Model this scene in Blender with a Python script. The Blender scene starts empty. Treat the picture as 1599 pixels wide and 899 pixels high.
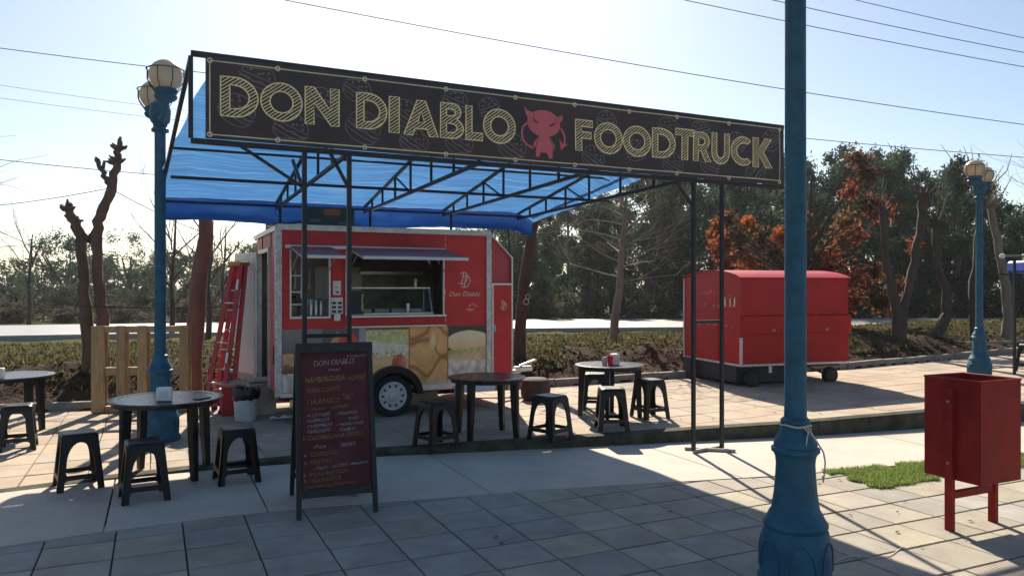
import bpy, bmesh, math, random
import numpy as np
from mathutils import Vector, Matrix, noise, geometry

# ------------------------------------------------------------------ camera, sky, sun, exposure
scene = bpy.context.scene
R = math.radians
cam_data = bpy.data.cameras.new("camera")
cam_data.sensor_width = 36.0
cam_data.lens = 36.0 * 1200.0 / 1599.0
cam_data.clip_start = 0.05
cam_data.clip_end = 4000.0
cam = bpy.data.objects.new("camera", cam_data)
scene.collection.objects.link(cam)
cam.location = (0.0, 0.0, 1.65)
cam.rotation_euler = (R(90), 0, 0)
scene.camera = cam

SUN_EL, SUN_AZ = R(37.5), R(-6.4)          # azimuth measured from +Y towards +X
world = bpy.data.worlds.new("World")
scene.world = world
world.use_nodes = True
wn = world.node_tree
wn.nodes.clear()
w_out = wn.nodes.new("ShaderNodeOutputWorld")
w_bg = wn.nodes.new("ShaderNodeBackground")
w_sky = wn.nodes.new("ShaderNodeTexSky")
w_sky.sky_type = 'NISHITA'
w_sky.sun_disc = False
w_sky.sun_elevation = SUN_EL
w_sky.sun_rotation = SUN_AZ
w_sky.altitude = 100.0
w_sky.air_density = 1.0
w_sky.dust_density = 0.95
w_sky.ozone_density = 1.6
w_bg.inputs['Strength'].default_value = 0.060
wn.links.new(w_sky.outputs[0], w_bg.inputs[0])
wn.links.new(w_bg.outputs[0], w_out.inputs[0])

sun_data = bpy.data.lights.new("sun", 'SUN')
sun_data.energy = 4.6
sun_data.angle = R(0.53)
sun_data.color = (1.0, 0.89, 0.74)
sun = bpy.data.objects.new("sun", sun_data)
scene.collection.objects.link(sun)
to_sun = Vector((math.sin(SUN_AZ) * math.cos(SUN_EL), math.cos(SUN_AZ) * math.cos(SUN_EL), math.sin(SUN_EL)))
sun.rotation_euler = to_sun.to_track_quat('Z', 'Y').to_euler()
sun.location = to_sun * 60

scene.view_settings.view_transform = 'Standard'
scene.view_settings.look = 'None'
scene.view_settings.gamma = 1.0
scene.view_settings.use_curve_mapping = False
scene.view_settings.exposure = 1.12
scene.render.engine = 'CYCLES'
scene.cycles.use_denoising = True
scene.cycles.max_bounces = 8
scene.cycles.diffuse_bounces = 4
scene.cycles.glossy_bounces = 3
scene.cycles.transmission_bounces = 5
scene.cycles.transparent_max_bounces = 8
scene.cycles.sample_clamp_indirect = 6.0
scene.cycles.caustics_reflective = False
scene.cycles.caustics_refractive = False

COL = scene.collection
rng = random.Random(7)
nrng = np.random.default_rng(11)

# ------------------------------------------------------------------ materials
def mat(name, col, rough=0.7, metal=0.0, var=0.25, scale=6.0, bump=0.0, bscale=None, spec=0.5, col2=None,
        coat=0.0, obj_var=0.0, detail=6.0, stretch=None, trans=0.0):
    m = bpy.data.materials.new(name)
    m.use_nodes = True
    nt = m.node_tree
    N, L = nt.nodes, nt.links
    b = N['Principled BSDF']
    b.inputs['Roughness'].default_value = rough
    b.inputs['Metallic'].default_value = metal
    b.inputs['Specular IOR Level'].default_value = spec
    b.inputs['Coat Weight'].default_value = coat
    tc = N.new('ShaderNodeTexCoord')
    src = tc.outputs['Object']
    if stretch:
        mp = N.new('ShaderNodeMapping')
        mp.inputs['Scale'].default_value = stretch
        L.new(src, mp.inputs[0]); src = mp.outputs[0]
    oi = N.new('ShaderNodeObjectInfo')
    addv = N.new('ShaderNodeVectorMath'); addv.operation = 'ADD'
    mulr = N.new('ShaderNodeMath'); mulr.operation = 'MULTIPLY'; mulr.inputs[1].default_value = 37.0
    L.new(oi.outputs['Random'], mulr.inputs[0])
    L.new(src, addv.inputs[0]); L.new(mulr.outputs[0], addv.inputs[1])
    nz = N.new('ShaderNodeTexNoise')
    nz.inputs['Scale'].default_value = scale
    nz.inputs['Detail'].default_value = detail
    nz.inputs['Roughness'].default_value = 0.62
    L.new(addv.outputs[0], nz.inputs['Vector'])
    ramp = N.new('ShaderNodeValToRGB')
    c = Vector(col)
    lo = c * (1 - var)
    hi = Vector(col2) if col2 else c * (1 + var * 0.8)
    ramp.color_ramp.elements[0].position = 0.3
    ramp.color_ramp.elements[1].position = 0.7
    ramp.color_ramp.elements[0].color = (lo[0], lo[1], lo[2], 1)
    ramp.color_ramp.elements[1].color = (hi[0], hi[1], hi[2], 1)
    L.new(nz.outputs['Fac'], ramp.inputs[0])
    out = ramp.outputs[0]
    if obj_var:
        hs = N.new('ShaderNodeHueSaturation')
        mr = N.new('ShaderNodeMapRange')
        mr.inputs[3].default_value = 1 - obj_var
        mr.inputs[4].default_value = 1 + obj_var
        L.new(oi.outputs['Random'], mr.inputs[0])
        L.new(mr.outputs[0], hs.inputs['Value'])
        L.new(out, hs.inputs['Color']); out = hs.outputs[0]
    L.new(out, b.inputs['Base Color'])
    rr = N.new('ShaderNodeMapRange')
    rr.inputs[3].default_value = max(0.03, rough - 0.10)
    rr.inputs[4].default_value = min(1.0, rough + 0.10)
    L.new(nz.outputs['Fac'], rr.inputs[0]); L.new(rr.outputs[0], b.inputs['Roughness'])
    if bump:
        n2 = N.new('ShaderNodeTexNoise')
        n2.inputs['Scale'].default_value = bscale or scale * 6
        n2.inputs['Detail'].default_value = 5
        L.new(addv.outputs[0], n2.inputs['Vector'])
        bp = N.new('ShaderNodeBump')
        bp.inputs['Strength'].default_value = bump
        bp.inputs['Distance'].default_value = 0.02
        L.new(n2.outputs['Fac'], bp.inputs['Height'])
        L.new(bp.outputs[0], b.inputs['Normal'])
    if trans:
        mixs = N.new('ShaderNodeMixShader'); mixs.inputs[0].default_value = trans
        tr = N.new('ShaderNodeBsdfTranslucent')
        L.new(out, tr.inputs[0])
        o = N['Material Output']
        L.new(b.outputs[0], mixs.inputs[1]); L.new(tr.outputs[0], mixs.inputs[2]); L.new(mixs.outputs[0], o.inputs[0])
    return m

def mat_attr(name, rough=0.8, trans=0.0, spec=0.3, gain=1.0):
    """colour comes from the mesh's own colour attribute (printed pictures, leaves)"""
    m = bpy.data.materials.new(name)
    m.use_nodes = True
    N, L = m.node_tree.nodes, m.node_tree.links
    b = N['Principled BSDF']
    b.inputs['Roughness'].default_value = rough
    b.inputs['Specular IOR Level'].default_value = spec
    a = N.new('ShaderNodeAttribute'); a.attribute_name = 'tint'
    L.new(a.outputs['Color'], b.inputs['Base Color'])
    if trans:
        mixs = N.new('ShaderNodeMixShader'); mixs.inputs[0].default_value = trans
        tr = N.new('ShaderNodeBsdfTranslucent')
        L.new(a.outputs['Color'], tr.inputs[0])
        L.new(b.outputs[0], mixs.inputs[1]); L.new(tr.outputs[0], mixs.inputs[2])
        L.new(mixs.outputs[0], N['Material Output'].inputs[0])
    return m

def mat_glass(name, tint=(0.9, 0.95, 0.95), rough=0.03, fac=0.12):
    m = bpy.data.materials.new(name)
    m.use_nodes = True
    N, L = m.node_tree.nodes, m.node_tree.links
    N.remove(N['Principled BSDF'])
    t = N.new('ShaderNodeBsdfTransparent'); t.inputs[0].default_value = (*tint, 1)
    g = N.new('ShaderNodeBsdfGlossy'); g.inputs['Roughness'].default_value = rough
    f = N.new('ShaderNodeLayerWeight'); f.inputs[0].default_value = fac
    mx = N.new('ShaderNodeMixShader')
    L.new(f.outputs['Fresnel'], mx.inputs[0]); L.new(t.outputs[0], mx.inputs[1]); L.new(g.outputs[0], mx.inputs[2])
    L.new(mx.outputs[0], N['Material Output'].inputs[0])
    return m

M = {}
M['tile_grey'] = mat('tile_grey', (0.318, 0.285, 0.228), 0.88, var=0.26, scale=3.2, bump=0.25, bscale=90, obj_var=0.10)
M['tile_blue'] = mat('tile_blue', (0.290, 0.272, 0.235), 0.88, var=0.26, scale=3.2, bump=0.25, bscale=90, obj_var=0.10)
M['tile_yellow'] = mat('tile_yellow', (0.328, 0.288, 0.214), 0.88, var=0.26, scale=3.2, bump=0.25, bscale=90, obj_var=0.10)
M['tile_pink'] = mat('tile_pink', (0.315, 0.270, 0.220), 0.88, var=0.26, scale=3.2, bump=0.25, bscale=90, obj_var=0.10)
M['ptile'] = mat('platform_tile', (0.375, 0.29, 0.205), 0.88, var=0.26, scale=3, bump=0.3, bscale=70, obj_var=0.10)
M['ptile2'] = mat('platform_tile_grey', (0.35, 0.285, 0.215), 0.88, var=0.26, scale=3, bump=0.3, bscale=70, obj_var=0.10)
M['concrete'] = mat('concrete', (0.46, 0.395, 0.325), 0.82, var=0.16, scale=2.2, bump=0.3, bscale=60, obj_var=0.05)
M['bed'] = mat('joint_bed', (0.05, 0.048, 0.038), 0.95, var=0.3, scale=20, bump=0.4)
M['moss'] = mat('mossy_concrete', (0.045, 0.052, 0.030), 0.95, var=0.45, scale=7, bump=0.6, bscale=40, col2=(0.10, 0.095, 0.07), spec=0.15)
M['kerb'] = mat('kerb_concrete', (0.23, 0.205, 0.175), 0.9, var=0.3, scale=6, bump=0.5, bscale=40, obj_var=0.1)
M['soil'] = None
M['asphalt'] = mat('asphalt', (0.25, 0.243, 0.23), 0.40, var=0.18, scale=3, bump=0.12, bscale=120, spec=1.0)
M['white_paint_road'] = mat('road_marking', (0.62, 0.61, 0.58), 0.6, var=0.2, scale=8)
M['lampblue'] = mat('blue_iron_paint', (0.014, 0.088, 0.155), 0.5, var=0.30, scale=9, bump=0.2, bscale=30, col2=(0.024, 0.122, 0.195), spec=0.3)
M['globe'] = mat('milky_globe', (0.62, 0.53, 0.40), 0.3, var=0.12, scale=8, trans=0.35)
M['cage'] = mat('cage_iron', (0.05, 0.04, 0.035), 0.6, var=0.3, scale=30)
M['blackpl'] = mat('black_plastic', (0.006, 0.006, 0.007), 0.42, var=0.35, scale=9, bump=0.08, bscale=60, obj_var=0.3, spec=0.35)
M['blackpl_top'] = mat('black_plastic_top', (0.02, 0.021, 0.024), 0.28, var=0.3, scale=14, bump=0.1, bscale=40)
M['steel'] = mat('dark_frame_steel', (0.018, 0.020, 0.024), 0.5, metal=0.3, var=0.4, scale=14, bump=0.1)
M['foot_steel'] = mat('galvanised_foot', (0.30, 0.29, 0.28), 0.5, metal=0.6, var=0.3, scale=14)
M['red'] = mat('trailer_red', (0.64, 0.034, 0.034), 0.5, var=0.20, scale=2.4, col2=(0.70, 0.055, 0.055), bump=0.02, bscale=8, spec=0.3)
M['red_nose'] = mat('trailer_red_lit', (0.50, 0.06, 0.07), 0.45, var=0.16, scale=3, spec=0.4)  # pinker red: light caught by the angled nose is put into the colour
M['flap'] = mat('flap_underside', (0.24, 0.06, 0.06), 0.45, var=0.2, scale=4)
M['alu'] = mat('aluminium', (0.60, 0.59, 0.57), 0.38, metal=0.75, var=0.2, scale=12, bump=0.05)
M['checker'] = mat('tread_plate', (0.58, 0.55, 0.52), 0.4, metal=0.55, var=0.35, scale=26, bump=0.5, bscale=60)
M['whitepanel'] = mat('white_panel', (0.66, 0.65, 0.63), 0.5, var=0.1, scale=3)
M['dark'] = mat('dark_interior', (0.16, 0.155, 0.14), 0.6, var=0.3, scale=3)
M['inner'] = mat('interior_steel', (0.38, 0.37, 0.33), 0.4, metal=0.2, var=0.35, scale=4)
M['tyre'] = mat('tyre_rubber', (0.018, 0.018, 0.018), 0.8, var=0.3, scale=14, bump=0.3)
M['rim'] = mat('wheel_steel', (0.55, 0.55, 0.56), 0.4, metal=0.15, var=0.2, scale=10)
M['glass'] = mat_glass('clear_glass')
M['board'] = mat('menu_board', (0.095, 0.026, 0.030), 0.8, var=0.35, scale=4, bump=0.05, col2=(0.125, 0.042, 0.046), spec=0.2)
M['boardframe'] = mat('board_frame', (0.012, 0.013, 0.016), 0.6, var=0.3, scale=12)
M['chalk_w'] = mat('chalk_white', (0.34, 0.31, 0.34), 0.9, var=0.75, scale=60)
M['chalk_y'] = mat('chalk_yellow', (0.32, 0.23, 0.07), 0.9, var=0.75, scale=60)
M['chalk_o'] = mat('chalk_orange', (0.26, 0.15, 0.06), 0.9, var=0.75, scale=60)
M['chalk_g'] = mat('chalk_green', (0.06, 0.085, 0.075), 0.9, var=0.6, scale=60)
M['banner'] = mat('banner_vinyl', (0.030, 0.020, 0.022), 0.5, var=0.3, scale=2.0, col2=(0.052, 0.028, 0.026), bump=0.1, bscale=3)
M['letter'] = mat('banner_yellow', (0.88, 0.75, 0.38), 0.6, var=0.12, scale=5)
M['bline'] = mat('banner_border', (0.74, 0.66, 0.42), 0.6, var=0.15, scale=5)
M['doodle'] = mat('banner_doodle', (0.20, 0.165, 0.17), 0.6, var=0.3, scale=4)
M['devil'] = mat('banner_red', (0.66, 0.13, 0.15), 0.6, var=0.1, scale=4)
M['devil_dark'] = mat('banner_dark_red', (0.16, 0.018, 0.024), 0.6, var=0.1, scale=4)
M['cream'] = mat('cream_print', (0.72, 0.62, 0.48), 0.6, var=0.1, scale=5)
M['white'] = mat('white_print', (0.75, 0.74, 0.72), 0.6, var=0.08, scale=5)
M['ink'] = mat('dark_print', (0.03, 0.03, 0.035), 0.6, var=0.2, scale=9)
M['wood'] = mat('pallet_pine', (0.42, 0.27, 0.13), 0.75, var=0.3, scale=5, bump=0.3, bscale=20, stretch=(6, 6, 0.8), obj_var=0.12)
M['bark'] = mat('pollard_bark', (0.125, 0.082, 0.060), 0.9, var=0.4, scale=7, bump=0.9, bscale=22, stretch=(1, 1, 0.35))
M['bark_pink'] = mat('reddish_bark', (0.20, 0.092, 0.066), 0.85, var=0.3, scale=6, bump=0.7, bscale=18, stretch=(1, 1, 0.35))
M['bark_dark'] = mat('dark_bark', (0.066, 0.048, 0.036), 0.9, var=0.4, scale=9, bump=0.7, bscale=24, stretch=(1, 1, 0.35))
M['bark_pale'] = mat('pale_bark', (0.20, 0.165, 0.125), 0.85, var=0.35, scale=9, bump=0.6, bscale=24, stretch=(1, 1, 0.35))
M['twig'] = mat('twig', (0.15, 0.115, 0.085), 0.85, var=0.3, scale=9)
M['ladder'] = mat('red_fibreglass', (0.46, 0.022, 0.03), 0.4, var=0.2, scale=10, bump=0.1)
M['ladder_cap'] = mat('ladder_cap', (0.45, 0.26, 0.06), 0.5, var=0.2, scale=10)
M['bucket'] = mat('white_bucket', (0.58, 0.60, 0.63), 0.45, var=0.12, scale=6)
M['bag'] = mat('black_bag', (0.012, 0.012, 0.014), 0.25, var=0.3, scale=8, bump=0.9, bscale=14)
M['card'] = mat('cardboard', (0.45, 0.33, 0.25), 0.85, var=0.25, scale=7, col2=(0.62, 0.5, 0.44))
M['binred'] = mat('bin_red', (0.24, 0.011, 0.011), 0.55, var=0.25, scale=5, bump=0.08, bscale=25, col2=(0.29, 0.020, 0.017), spec=0.18)
M['cartred'] = mat('cart_red', (0.40, 0.009, 0.016), 0.42, var=0.18, scale=2.5, bump=0.5, bscale=2.2, spec=0.3)
M['cartred2'] = mat('cart_lower_red', (0.41, 0.012, 0.011), 0.5, var=0.18, scale=3.0, bump=0.35, bscale=2.5, spec=0.25)
M['scuff'] = mat('scraped_paint', (0.55, 0.42, 0.42), 0.6, var=0.3, scale=20)
M['rope'] = mat('pale_rope', (0.52, 0.49, 0.43), 0.8, var=0.2, scale=40)
M['wire'] = mat('cable', (0.03, 0.03, 0.033), 0.6, var=0.2, scale=20)
M['bluebox'] = mat('blue_plastic', (0.02, 0.06, 0.42), 0.45, var=0.2, scale=6)
M['signred'] = mat('red_post', (0.42, 0.04, 0.03), 0.5, var=0.2, scale=6)
M['lichen'] = mat('lichen', (0.55, 0.53, 0.42), 0.9, var=0.2, scale=20)
M['leaf'] = mat_attr('foliage', 0.75, 0.42, 0.08)
M['leaf_o'] = mat_attr('autumn_foliage', 0.7, 0.45, 0.1)
M['grass'] = mat_attr('grass_blades', 0.7, 0.45, 0.12)
M['litter'] = mat_attr('dry_leaf_litter', 0.9, 0.15, 0.05)
M['print'] = mat_attr('printed_picture', 0.4, 0.0, 0.5)

def mat_tarp(name, col, fac):
    m = bpy.data.materials.new(name)
    m.use_nodes = True
    N, L = m.node_tree.nodes, m.node_tree.links
    b = N['Principled BSDF']; b.inputs['Roughness'].default_value = 0.45
    tc = N.new('ShaderNodeTexCoord')
    mp = N.new('ShaderNodeMapping'); mp.inputs['Scale'].default_value = (0.5, 16.0, 1.0)
    L.new(tc.outputs['Object'], mp.inputs[0])
    nz = N.new('ShaderNodeTexNoise'); nz.inputs['Scale'].default_value = 2.2; nz.inputs['Detail'].default_value = 7
    L.new(mp.outputs[0], nz.inputs['Vector'])
    rp = N.new('ShaderNodeValToRGB')
    c = Vector(col)
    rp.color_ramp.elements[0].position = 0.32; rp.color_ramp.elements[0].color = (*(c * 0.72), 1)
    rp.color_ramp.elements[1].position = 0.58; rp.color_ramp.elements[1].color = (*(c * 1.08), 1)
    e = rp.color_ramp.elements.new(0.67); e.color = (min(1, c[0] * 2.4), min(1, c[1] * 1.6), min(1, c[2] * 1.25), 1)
    L.new(nz.outputs['Fac'], rp.inputs[0])
    tr = N.new('ShaderNodeBsdfTranslucent')
    mx = N.new('ShaderNodeMixShader'); mx.inputs[0].default_value = fac
    L.new(rp.outputs[0], b.inputs['Base Color']); L.new(rp.outputs[0], tr.inputs[0])
    L.new(b.outputs[0], mx.inputs[1]); L.new(tr.outputs[0], mx.inputs[2])
    L.new(mx.outputs[0], N['Material Output'].inputs[0])
    return m
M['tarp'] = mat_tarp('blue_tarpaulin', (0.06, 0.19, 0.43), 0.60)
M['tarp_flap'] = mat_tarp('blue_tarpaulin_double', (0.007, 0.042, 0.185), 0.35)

def mat_soil():
    m = bpy.data.materials.new('soil_and_grass')
    m.use_nodes = True
    N, L = m.node_tree.nodes, m.node_tree.links
    b = N['Principled BSDF']; b.inputs['Roughness'].default_value = 0.95; b.inputs['Specular IOR Level'].default_value = 0.05
    tc = N.new('ShaderNodeTexCoord')
    n1 = N.new('ShaderNodeTexNoise'); n1.inputs['Scale'].default_value = 3.0; n1.inputs['Detail'].default_value = 9
    L.new(tc.outputs['Object'], n1.inputs['Vector'])
    r1 = N.new('ShaderNodeValToRGB')
    r1.color_ramp.elements[0].position = 0.3; r1.color_ramp.elements[0].color = (0.026, 0.017, 0.012, 1)
    r1.color_ramp.elements[1].position = 0.72; r1.color_ramp.elements[1].color = (0.085, 0.055, 0.038, 1)
    L.new(n1.outputs['Fac'], r1.inputs[0])
    a = N.new('ShaderNodeAttribute'); a.attribute_name = 'tint'
    mx = N.new('ShaderNodeMixRGB')
    L.new(a.outputs['Fac'], mx.inputs[0]); L.new(r1.outputs[0], mx.inputs[1])
    n2 = N.new('ShaderNodeTexNoise'); n2.inputs['Scale'].default_value = 1.3; n2.inputs['Detail'].default_value = 8
    L.new(tc.outputs['Object'], n2.inputs['Vector'])
    r2 = N.new('ShaderNodeValToRGB')
    r2.color_ramp.elements[0].position = 0.3; r2.color_ramp.elements[0].color = (0.035, 0.042, 0.016, 1)
    r2.color_ramp.elements[1].position = 0.7; r2.color_ramp.elements[1].color = (0.085, 0.082, 0.034, 1)
    L.new(n2.outputs['Fac'], r2.inputs[0]); L.new(r2.outputs[0], mx.inputs[2])
    L.new(mx.outputs[0], b.inputs['Base Color'])
    n3 = N.new('ShaderNodeTexNoise'); n3.inputs['Scale'].default_value = 22; n3.inputs['Detail'].default_value = 6
    L.new(tc.outputs['Object'], n3.inputs['Vector'])
    bp = N.new('ShaderNodeBump'); bp.inputs['Strength'].default_value = 0.9; bp.inputs['Distance'].default_value = 0.05
    L.new(n3.outputs['Fac'], bp.inputs['Height']); L.new(bp.outputs[0], b.inputs['Normal'])
    return m
M['soil'] = mat_soil()

# ------------------------------------------------------------------ mesh helpers
class MB:
    """collects shapes, links them as ONE mesh object"""
    def __init__(self):
        self.v, self.f, self.mi = [], [], []
    def add(self, vs, fs, mi=0):
        o = len(self.v)
        self.v += [tuple(p) for p in vs]
        for f in fs:
            self.f.append(tuple(o + i for i in f)); self.mi.append(mi)
        return self
    def box(self, c, s, rot=None, mi=0, ch=0.0):
        hx, hy, hz = s[0] / 2, s[1] / 2, s[2] / 2
        pts = []
        ch = min(ch, hx * .9, hy * .9, hz * .9)
        if ch > 0:
            bm = bmesh.new()
            bmesh.ops.create_cube(bm, size=1.0)
            for v in bm.verts: v.co = Vector((v.co.x * s[0], v.co.y * s[1], v.co.z * s[2]))
            bmesh.ops.bevel(bm, geom=list(bm.edges), offset=ch, segments=1, affect='EDGES')
            bm.verts.index_update()
            pts = [v.co.copy() for v in bm.verts]
            fs = [[v.index for v in f.verts] for f in bm.faces]
            bm.free()
        else:
            pts = [Vector((x, y, z)) for z in (-hz, hz) for y in (-hy, hy) for x in (-hx, hx)]
            fs = [(0, 2, 3, 1), (4, 5, 7, 6), (0, 1, 5, 4), (2, 6, 7, 3), (0, 4, 6, 2), (1, 3, 7, 5)]
        if rot is not None:
            pts = [rot @ p for p in pts]
        c = Vector(c)
        return self.add([p + c for p in pts], fs, mi)
    def bar(self, a, b, w, h=None, mi=0, up=(0, 0, 1), ch=0.0):
        a, b = Vector(a), Vector(b)
        d = b - a; l = d.length
        x = d.normalized()
        upv = Vector(up)
        if abs(x.dot(upv)) > 0.98: upv = Vector((0, 1, 0))
        y = upv.cross(x).normalized(); z = x.cross(y)
        rot = Matrix((x, y, z)).transposed()
        return self.box((a + b) / 2, (l, w, h or w), rot, mi, ch)
    def tube(self, pts, rad, n=8, mi=0, caps=True, wob=0.0, seed=0):
        pts = [Vector(p) for p in pts]
        if not hasattr(rad, '__len__'): rad = [rad] * len(pts)
        vs, fs = [], []
        prev = None
        rr = random.Random(seed)
        for i, p in enumerate(pts):
            t = (pts[min(i + 1, len(pts) - 1)] - pts[max(i - 1, 0)]).normalized()
            if prev is None:
                u = t.orthogonal().normalized()
            else:
                u = (prev - t * prev.dot(t))
                u = u.normalized() if u.length > 1e-6 else t.orthogonal().normalized()
            prev = u
            w = t.cross(u)
            for k in range(n):
                a = 2 * math.pi * k / n
                r = rad[i] * (1 + wob * (rr.random() - .5) * 2)
                vs.append(p + (u * math.cos(a) + w * math.sin(a)) * r)
        for i in range(len(pts) - 1):
            for k in range(n):
                fs.append((i * n + k, i * n + (k + 1) % n, (i + 1) * n + (k + 1) % n, (i + 1) * n + k))
        if caps:
            fs.append(tuple(range(n - 1, -1, -1)))
            fs.append(tuple((len(pts) - 1) * n + k for k in range(n)))
        return self.add(vs, fs, mi)
    def lathe(self, prof, n=24, c=(0, 0, 0), mi=0, flute=None, axis=None):
        vs, fs = [], []
        c = Vector(c)
        for i, (r, z) in enumerate(prof):
            for k in range(n):
                a = 2 * math.pi * k / n
                q = r
                if flute and flute[0] <= z <= flute[1]: q = r * (1 + flute[3] * math.cos(flute[2] * a))
                p = Vector((q * math.cos(a), q * math.sin(a), z))
                if axis is not None: p = axis @ p
                vs.append(p + c)
        for i in range(len(prof) - 1):
            for k in range(n):
                fs.append((i * n + k, i * n + (k + 1) % n, (i + 1) * n + (k + 1) % n, (i + 1) * n + k))
        fs.append(tuple(range(n - 1, -1, -1)))
        fs.append(tuple((len(prof) - 1) * n + k for k in range(n)))
        return self.add(vs, fs, mi)
    def prism(self, loops, depth, fr, mi=0, back=True):
        """polygon with holes (2-D loops, first is the outline) given depth; fr(x, y, d) -> 3-D point, d in 0..depth"""
        flat = [p for lp in loops for p in lp]
        tris = geometry.tessellate_polygon([[Vector((p[0], p[1], 0)) for p in lp] for lp in loops])
        n = len(flat)
        vs = [fr(p[0], p[1], 0.0) for p in flat]
        fs = [tuple(t) for t in tris]
        if depth:
            vs += [fr(p[0], p[1], depth) for p in flat]
            if back: fs += [tuple(n + i for i in reversed(t)) for t in tris]
            o = 0
            for lp in loops:
                k = len(lp)
                for i in range(k):
                    a, b = o + i, o + (i + 1) % k
                    fs.append((a, b, n + b, n + a))
                o += k
        return self.add(vs, fs, mi)
    def build(self, name, mats, parent=None, smooth=False, loc=None, angle=40):
        me = bpy.data.meshes.new(name)
        me.from_pydata(self.v, [], self.f)
        ml = mats if isinstance(mats, (list, tuple)) else [mats]
        for m in ml: me.materials.append(M[m] if isinstance(m, str) else m)
        if len(ml) > 1: me.polygons.foreach_set('material_index', self.mi)
        bm = bmesh.new(); bm.from_mesh(me)
        bmesh.ops.recalc_face_normals(bm, faces=bm.faces)
        bm.to_mesh(me); bm.free()
        if smooth:
            me.polygons.foreach_set('use_smooth', [True] * len(me.polygons))
            try: me.set_sharp_from_angle(angle=R(angle))
            except Exception: pass
        me.update()
        o = bpy.data.objects.new(name, me)
        COL.objects.link(o)
        if parent is not None: o.parent = parent
        if loc is not None: o.location = loc
        return o

def np_mesh(name, verts, quads, tints, material, parent=None, smooth=False):
    me = bpy.data.meshes.new(name)
    nv, nq = len(verts), len(quads)
    k = quads.shape[1]
    me.vertices.add(nv); me.vertices.foreach_set('co', np.asarray(verts, np.float32).ravel())
    me.loops.add(nq * k); me.loops.foreach_set('vertex_index', np.asarray(quads, np.int32).ravel())
    me.polygons.add(nq)
    me.polygons.foreach_set('loop_start', np.arange(0, nq * k, k, dtype=np.int32))
    me.polygons.foreach_set('loop_total', np.full(nq, k, np.int32))
    if tints is not None:
        ca = me.color_attributes.new('tint', 'FLOAT_COLOR', 'POINT')
        t = np.ones((nv, 4), np.float32); t[:, :3] = tints
        ca.data.foreach_set('color', t.ravel())
    me.materials.append(material)
    if smooth: me.polygons.foreach_set('use_smooth', np.ones(nq, bool))
    me.update(calc_edges=True); me.validate()
    o = bpy.data.objects.new(name, me)
    COL.objects.link(o)
    if parent is not None: o.parent = parent
    return o

def tag(o, label, cat, group=None, kind=None):
    if label: o['label'] = label
    if cat: o['category'] = cat
    if group: o['group'] = group
    if kind: o['kind'] = kind
    return o

def thing(name, label, cat, loc=(0, 0, 0), rz=0.0, group=None):
    o = bpy.data.objects.new(name, None)
    o.empty_display_size = 0.1
    COL.objects.link(o)
    o.location = loc; o.rotation_euler = (0, 0, rz)
    return tag(o, label, cat, group)

def copy_tree(o, parent=None):
    c = o.copy(); COL.objects.link(c)
    if parent is not None: c.parent = parent
    for ch in list(o.children): copy_tree(ch, c)
    return c

def structure(o): o['kind'] = 'structure'; return o

# ------------------------------------------------------------------ layout
TH = R(25.0)
U = Vector((math.cos(TH), math.sin(TH), 0)); V = Vector((-math.sin(TH), math.cos(TH), 0))
def zp(x): return max(0.0, 0.021 * (x + 4.0))
def interp(pts, x):
    if x <= pts[0][0]:
        a, b = pts[0], pts[1]
    elif x >= pts[-1][0]:
        a, b = pts[-2], pts[-1]
    else:
        for a, b in zip(pts, pts[1:]):
            if a[0] <= x <= b[0]: break
    return a[1] + (b[1] - a[1]) * (x - a[0]) / (b[0] - a[0])
BORDER = [(-9.0, 0.9), (-5.0, 3.75), (-3.26, 4.89), (-2.78, 5.18), (-2.32, 5.43), (-1.96, 5.61), (-1.53, 5.77), (-0.89, 5.95), (-0.36, 6.09),
          (0.13, 6.24), (0.80, 6.40), (1.54, 6.56), (2.36, 6.75), (2.76, 6.87), (3.9, 7.24), (5.03, 7.58), (8.0, 8.4), (14.0, 10.0)]
STEP = [(-9.0, 2.6), (-5.5, 5.15), (-4.1, 6.15), (-3.49, 6.56), (-2.72, 6.95), (-1.25, 7.51), (0.2, 7.83), (1.36, 8.09), (1.93, 8.24), (2.97, 8.46),
        (3.59, 8.62), (4.95, 9.05), (9.0, 10.3), (14.0, 11.9)]
KERB = [(-14.0, 8.0), (-6.35, 10.26), (-5.73, 10.42), (-2.5, 11.3), (0.61, 12.1), (1.56, 12.43), (2.86, 12.91), (5.89, 13.65), (10.72, 16.0), (16.0, 18.6)]

# ------------------------------------------------------------------ ground
def axis_coords(lo, hi, step, far_lo, far_hi):
    a = list(np.arange(lo, hi + 1e-6, step))
    s, x = step, lo
    left = []
    while x > far_lo:
        s *= 1.45; x -= s; left.append(x)
    s, x = step, hi
    right = []
    while x < far_hi:
        s *= 1.45; x += s; right.append(x)
    return left[::-1] + a + right

def bank(x, y):
    d = (y - interp(KERB, x)) * 0.93
    base = zp(min(x, 14)) 
    if d < -0.05: return -0.09
    t = min(1, max(0, (d - 0.20) / 1.25)); t = t * t * (3 - 2 * t)
    far = min(1, max(0, (d - 4.5) / 6.0)); far = far * far * (3 - 2 * far)
    z = (base + 0.03) + (0.44 - base * 0.5) * t
    z = z * (1 - far) + 0.17 * far
    rough = 0.07 * (1 - 0.4 * far) * min(1, d * 2 + .1) if d < 14 else 0.0
    n = noise.noise(Vector((x * 1.1, y * 1.1, 3))) * 1.3 + noise.noise(Vector((x * 3.3, y * 3.3, 7))) * 0.8 + noise.noise(Vector((x * 8, y * 8, 1))) * 0.5
    return z + rough * n

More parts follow.
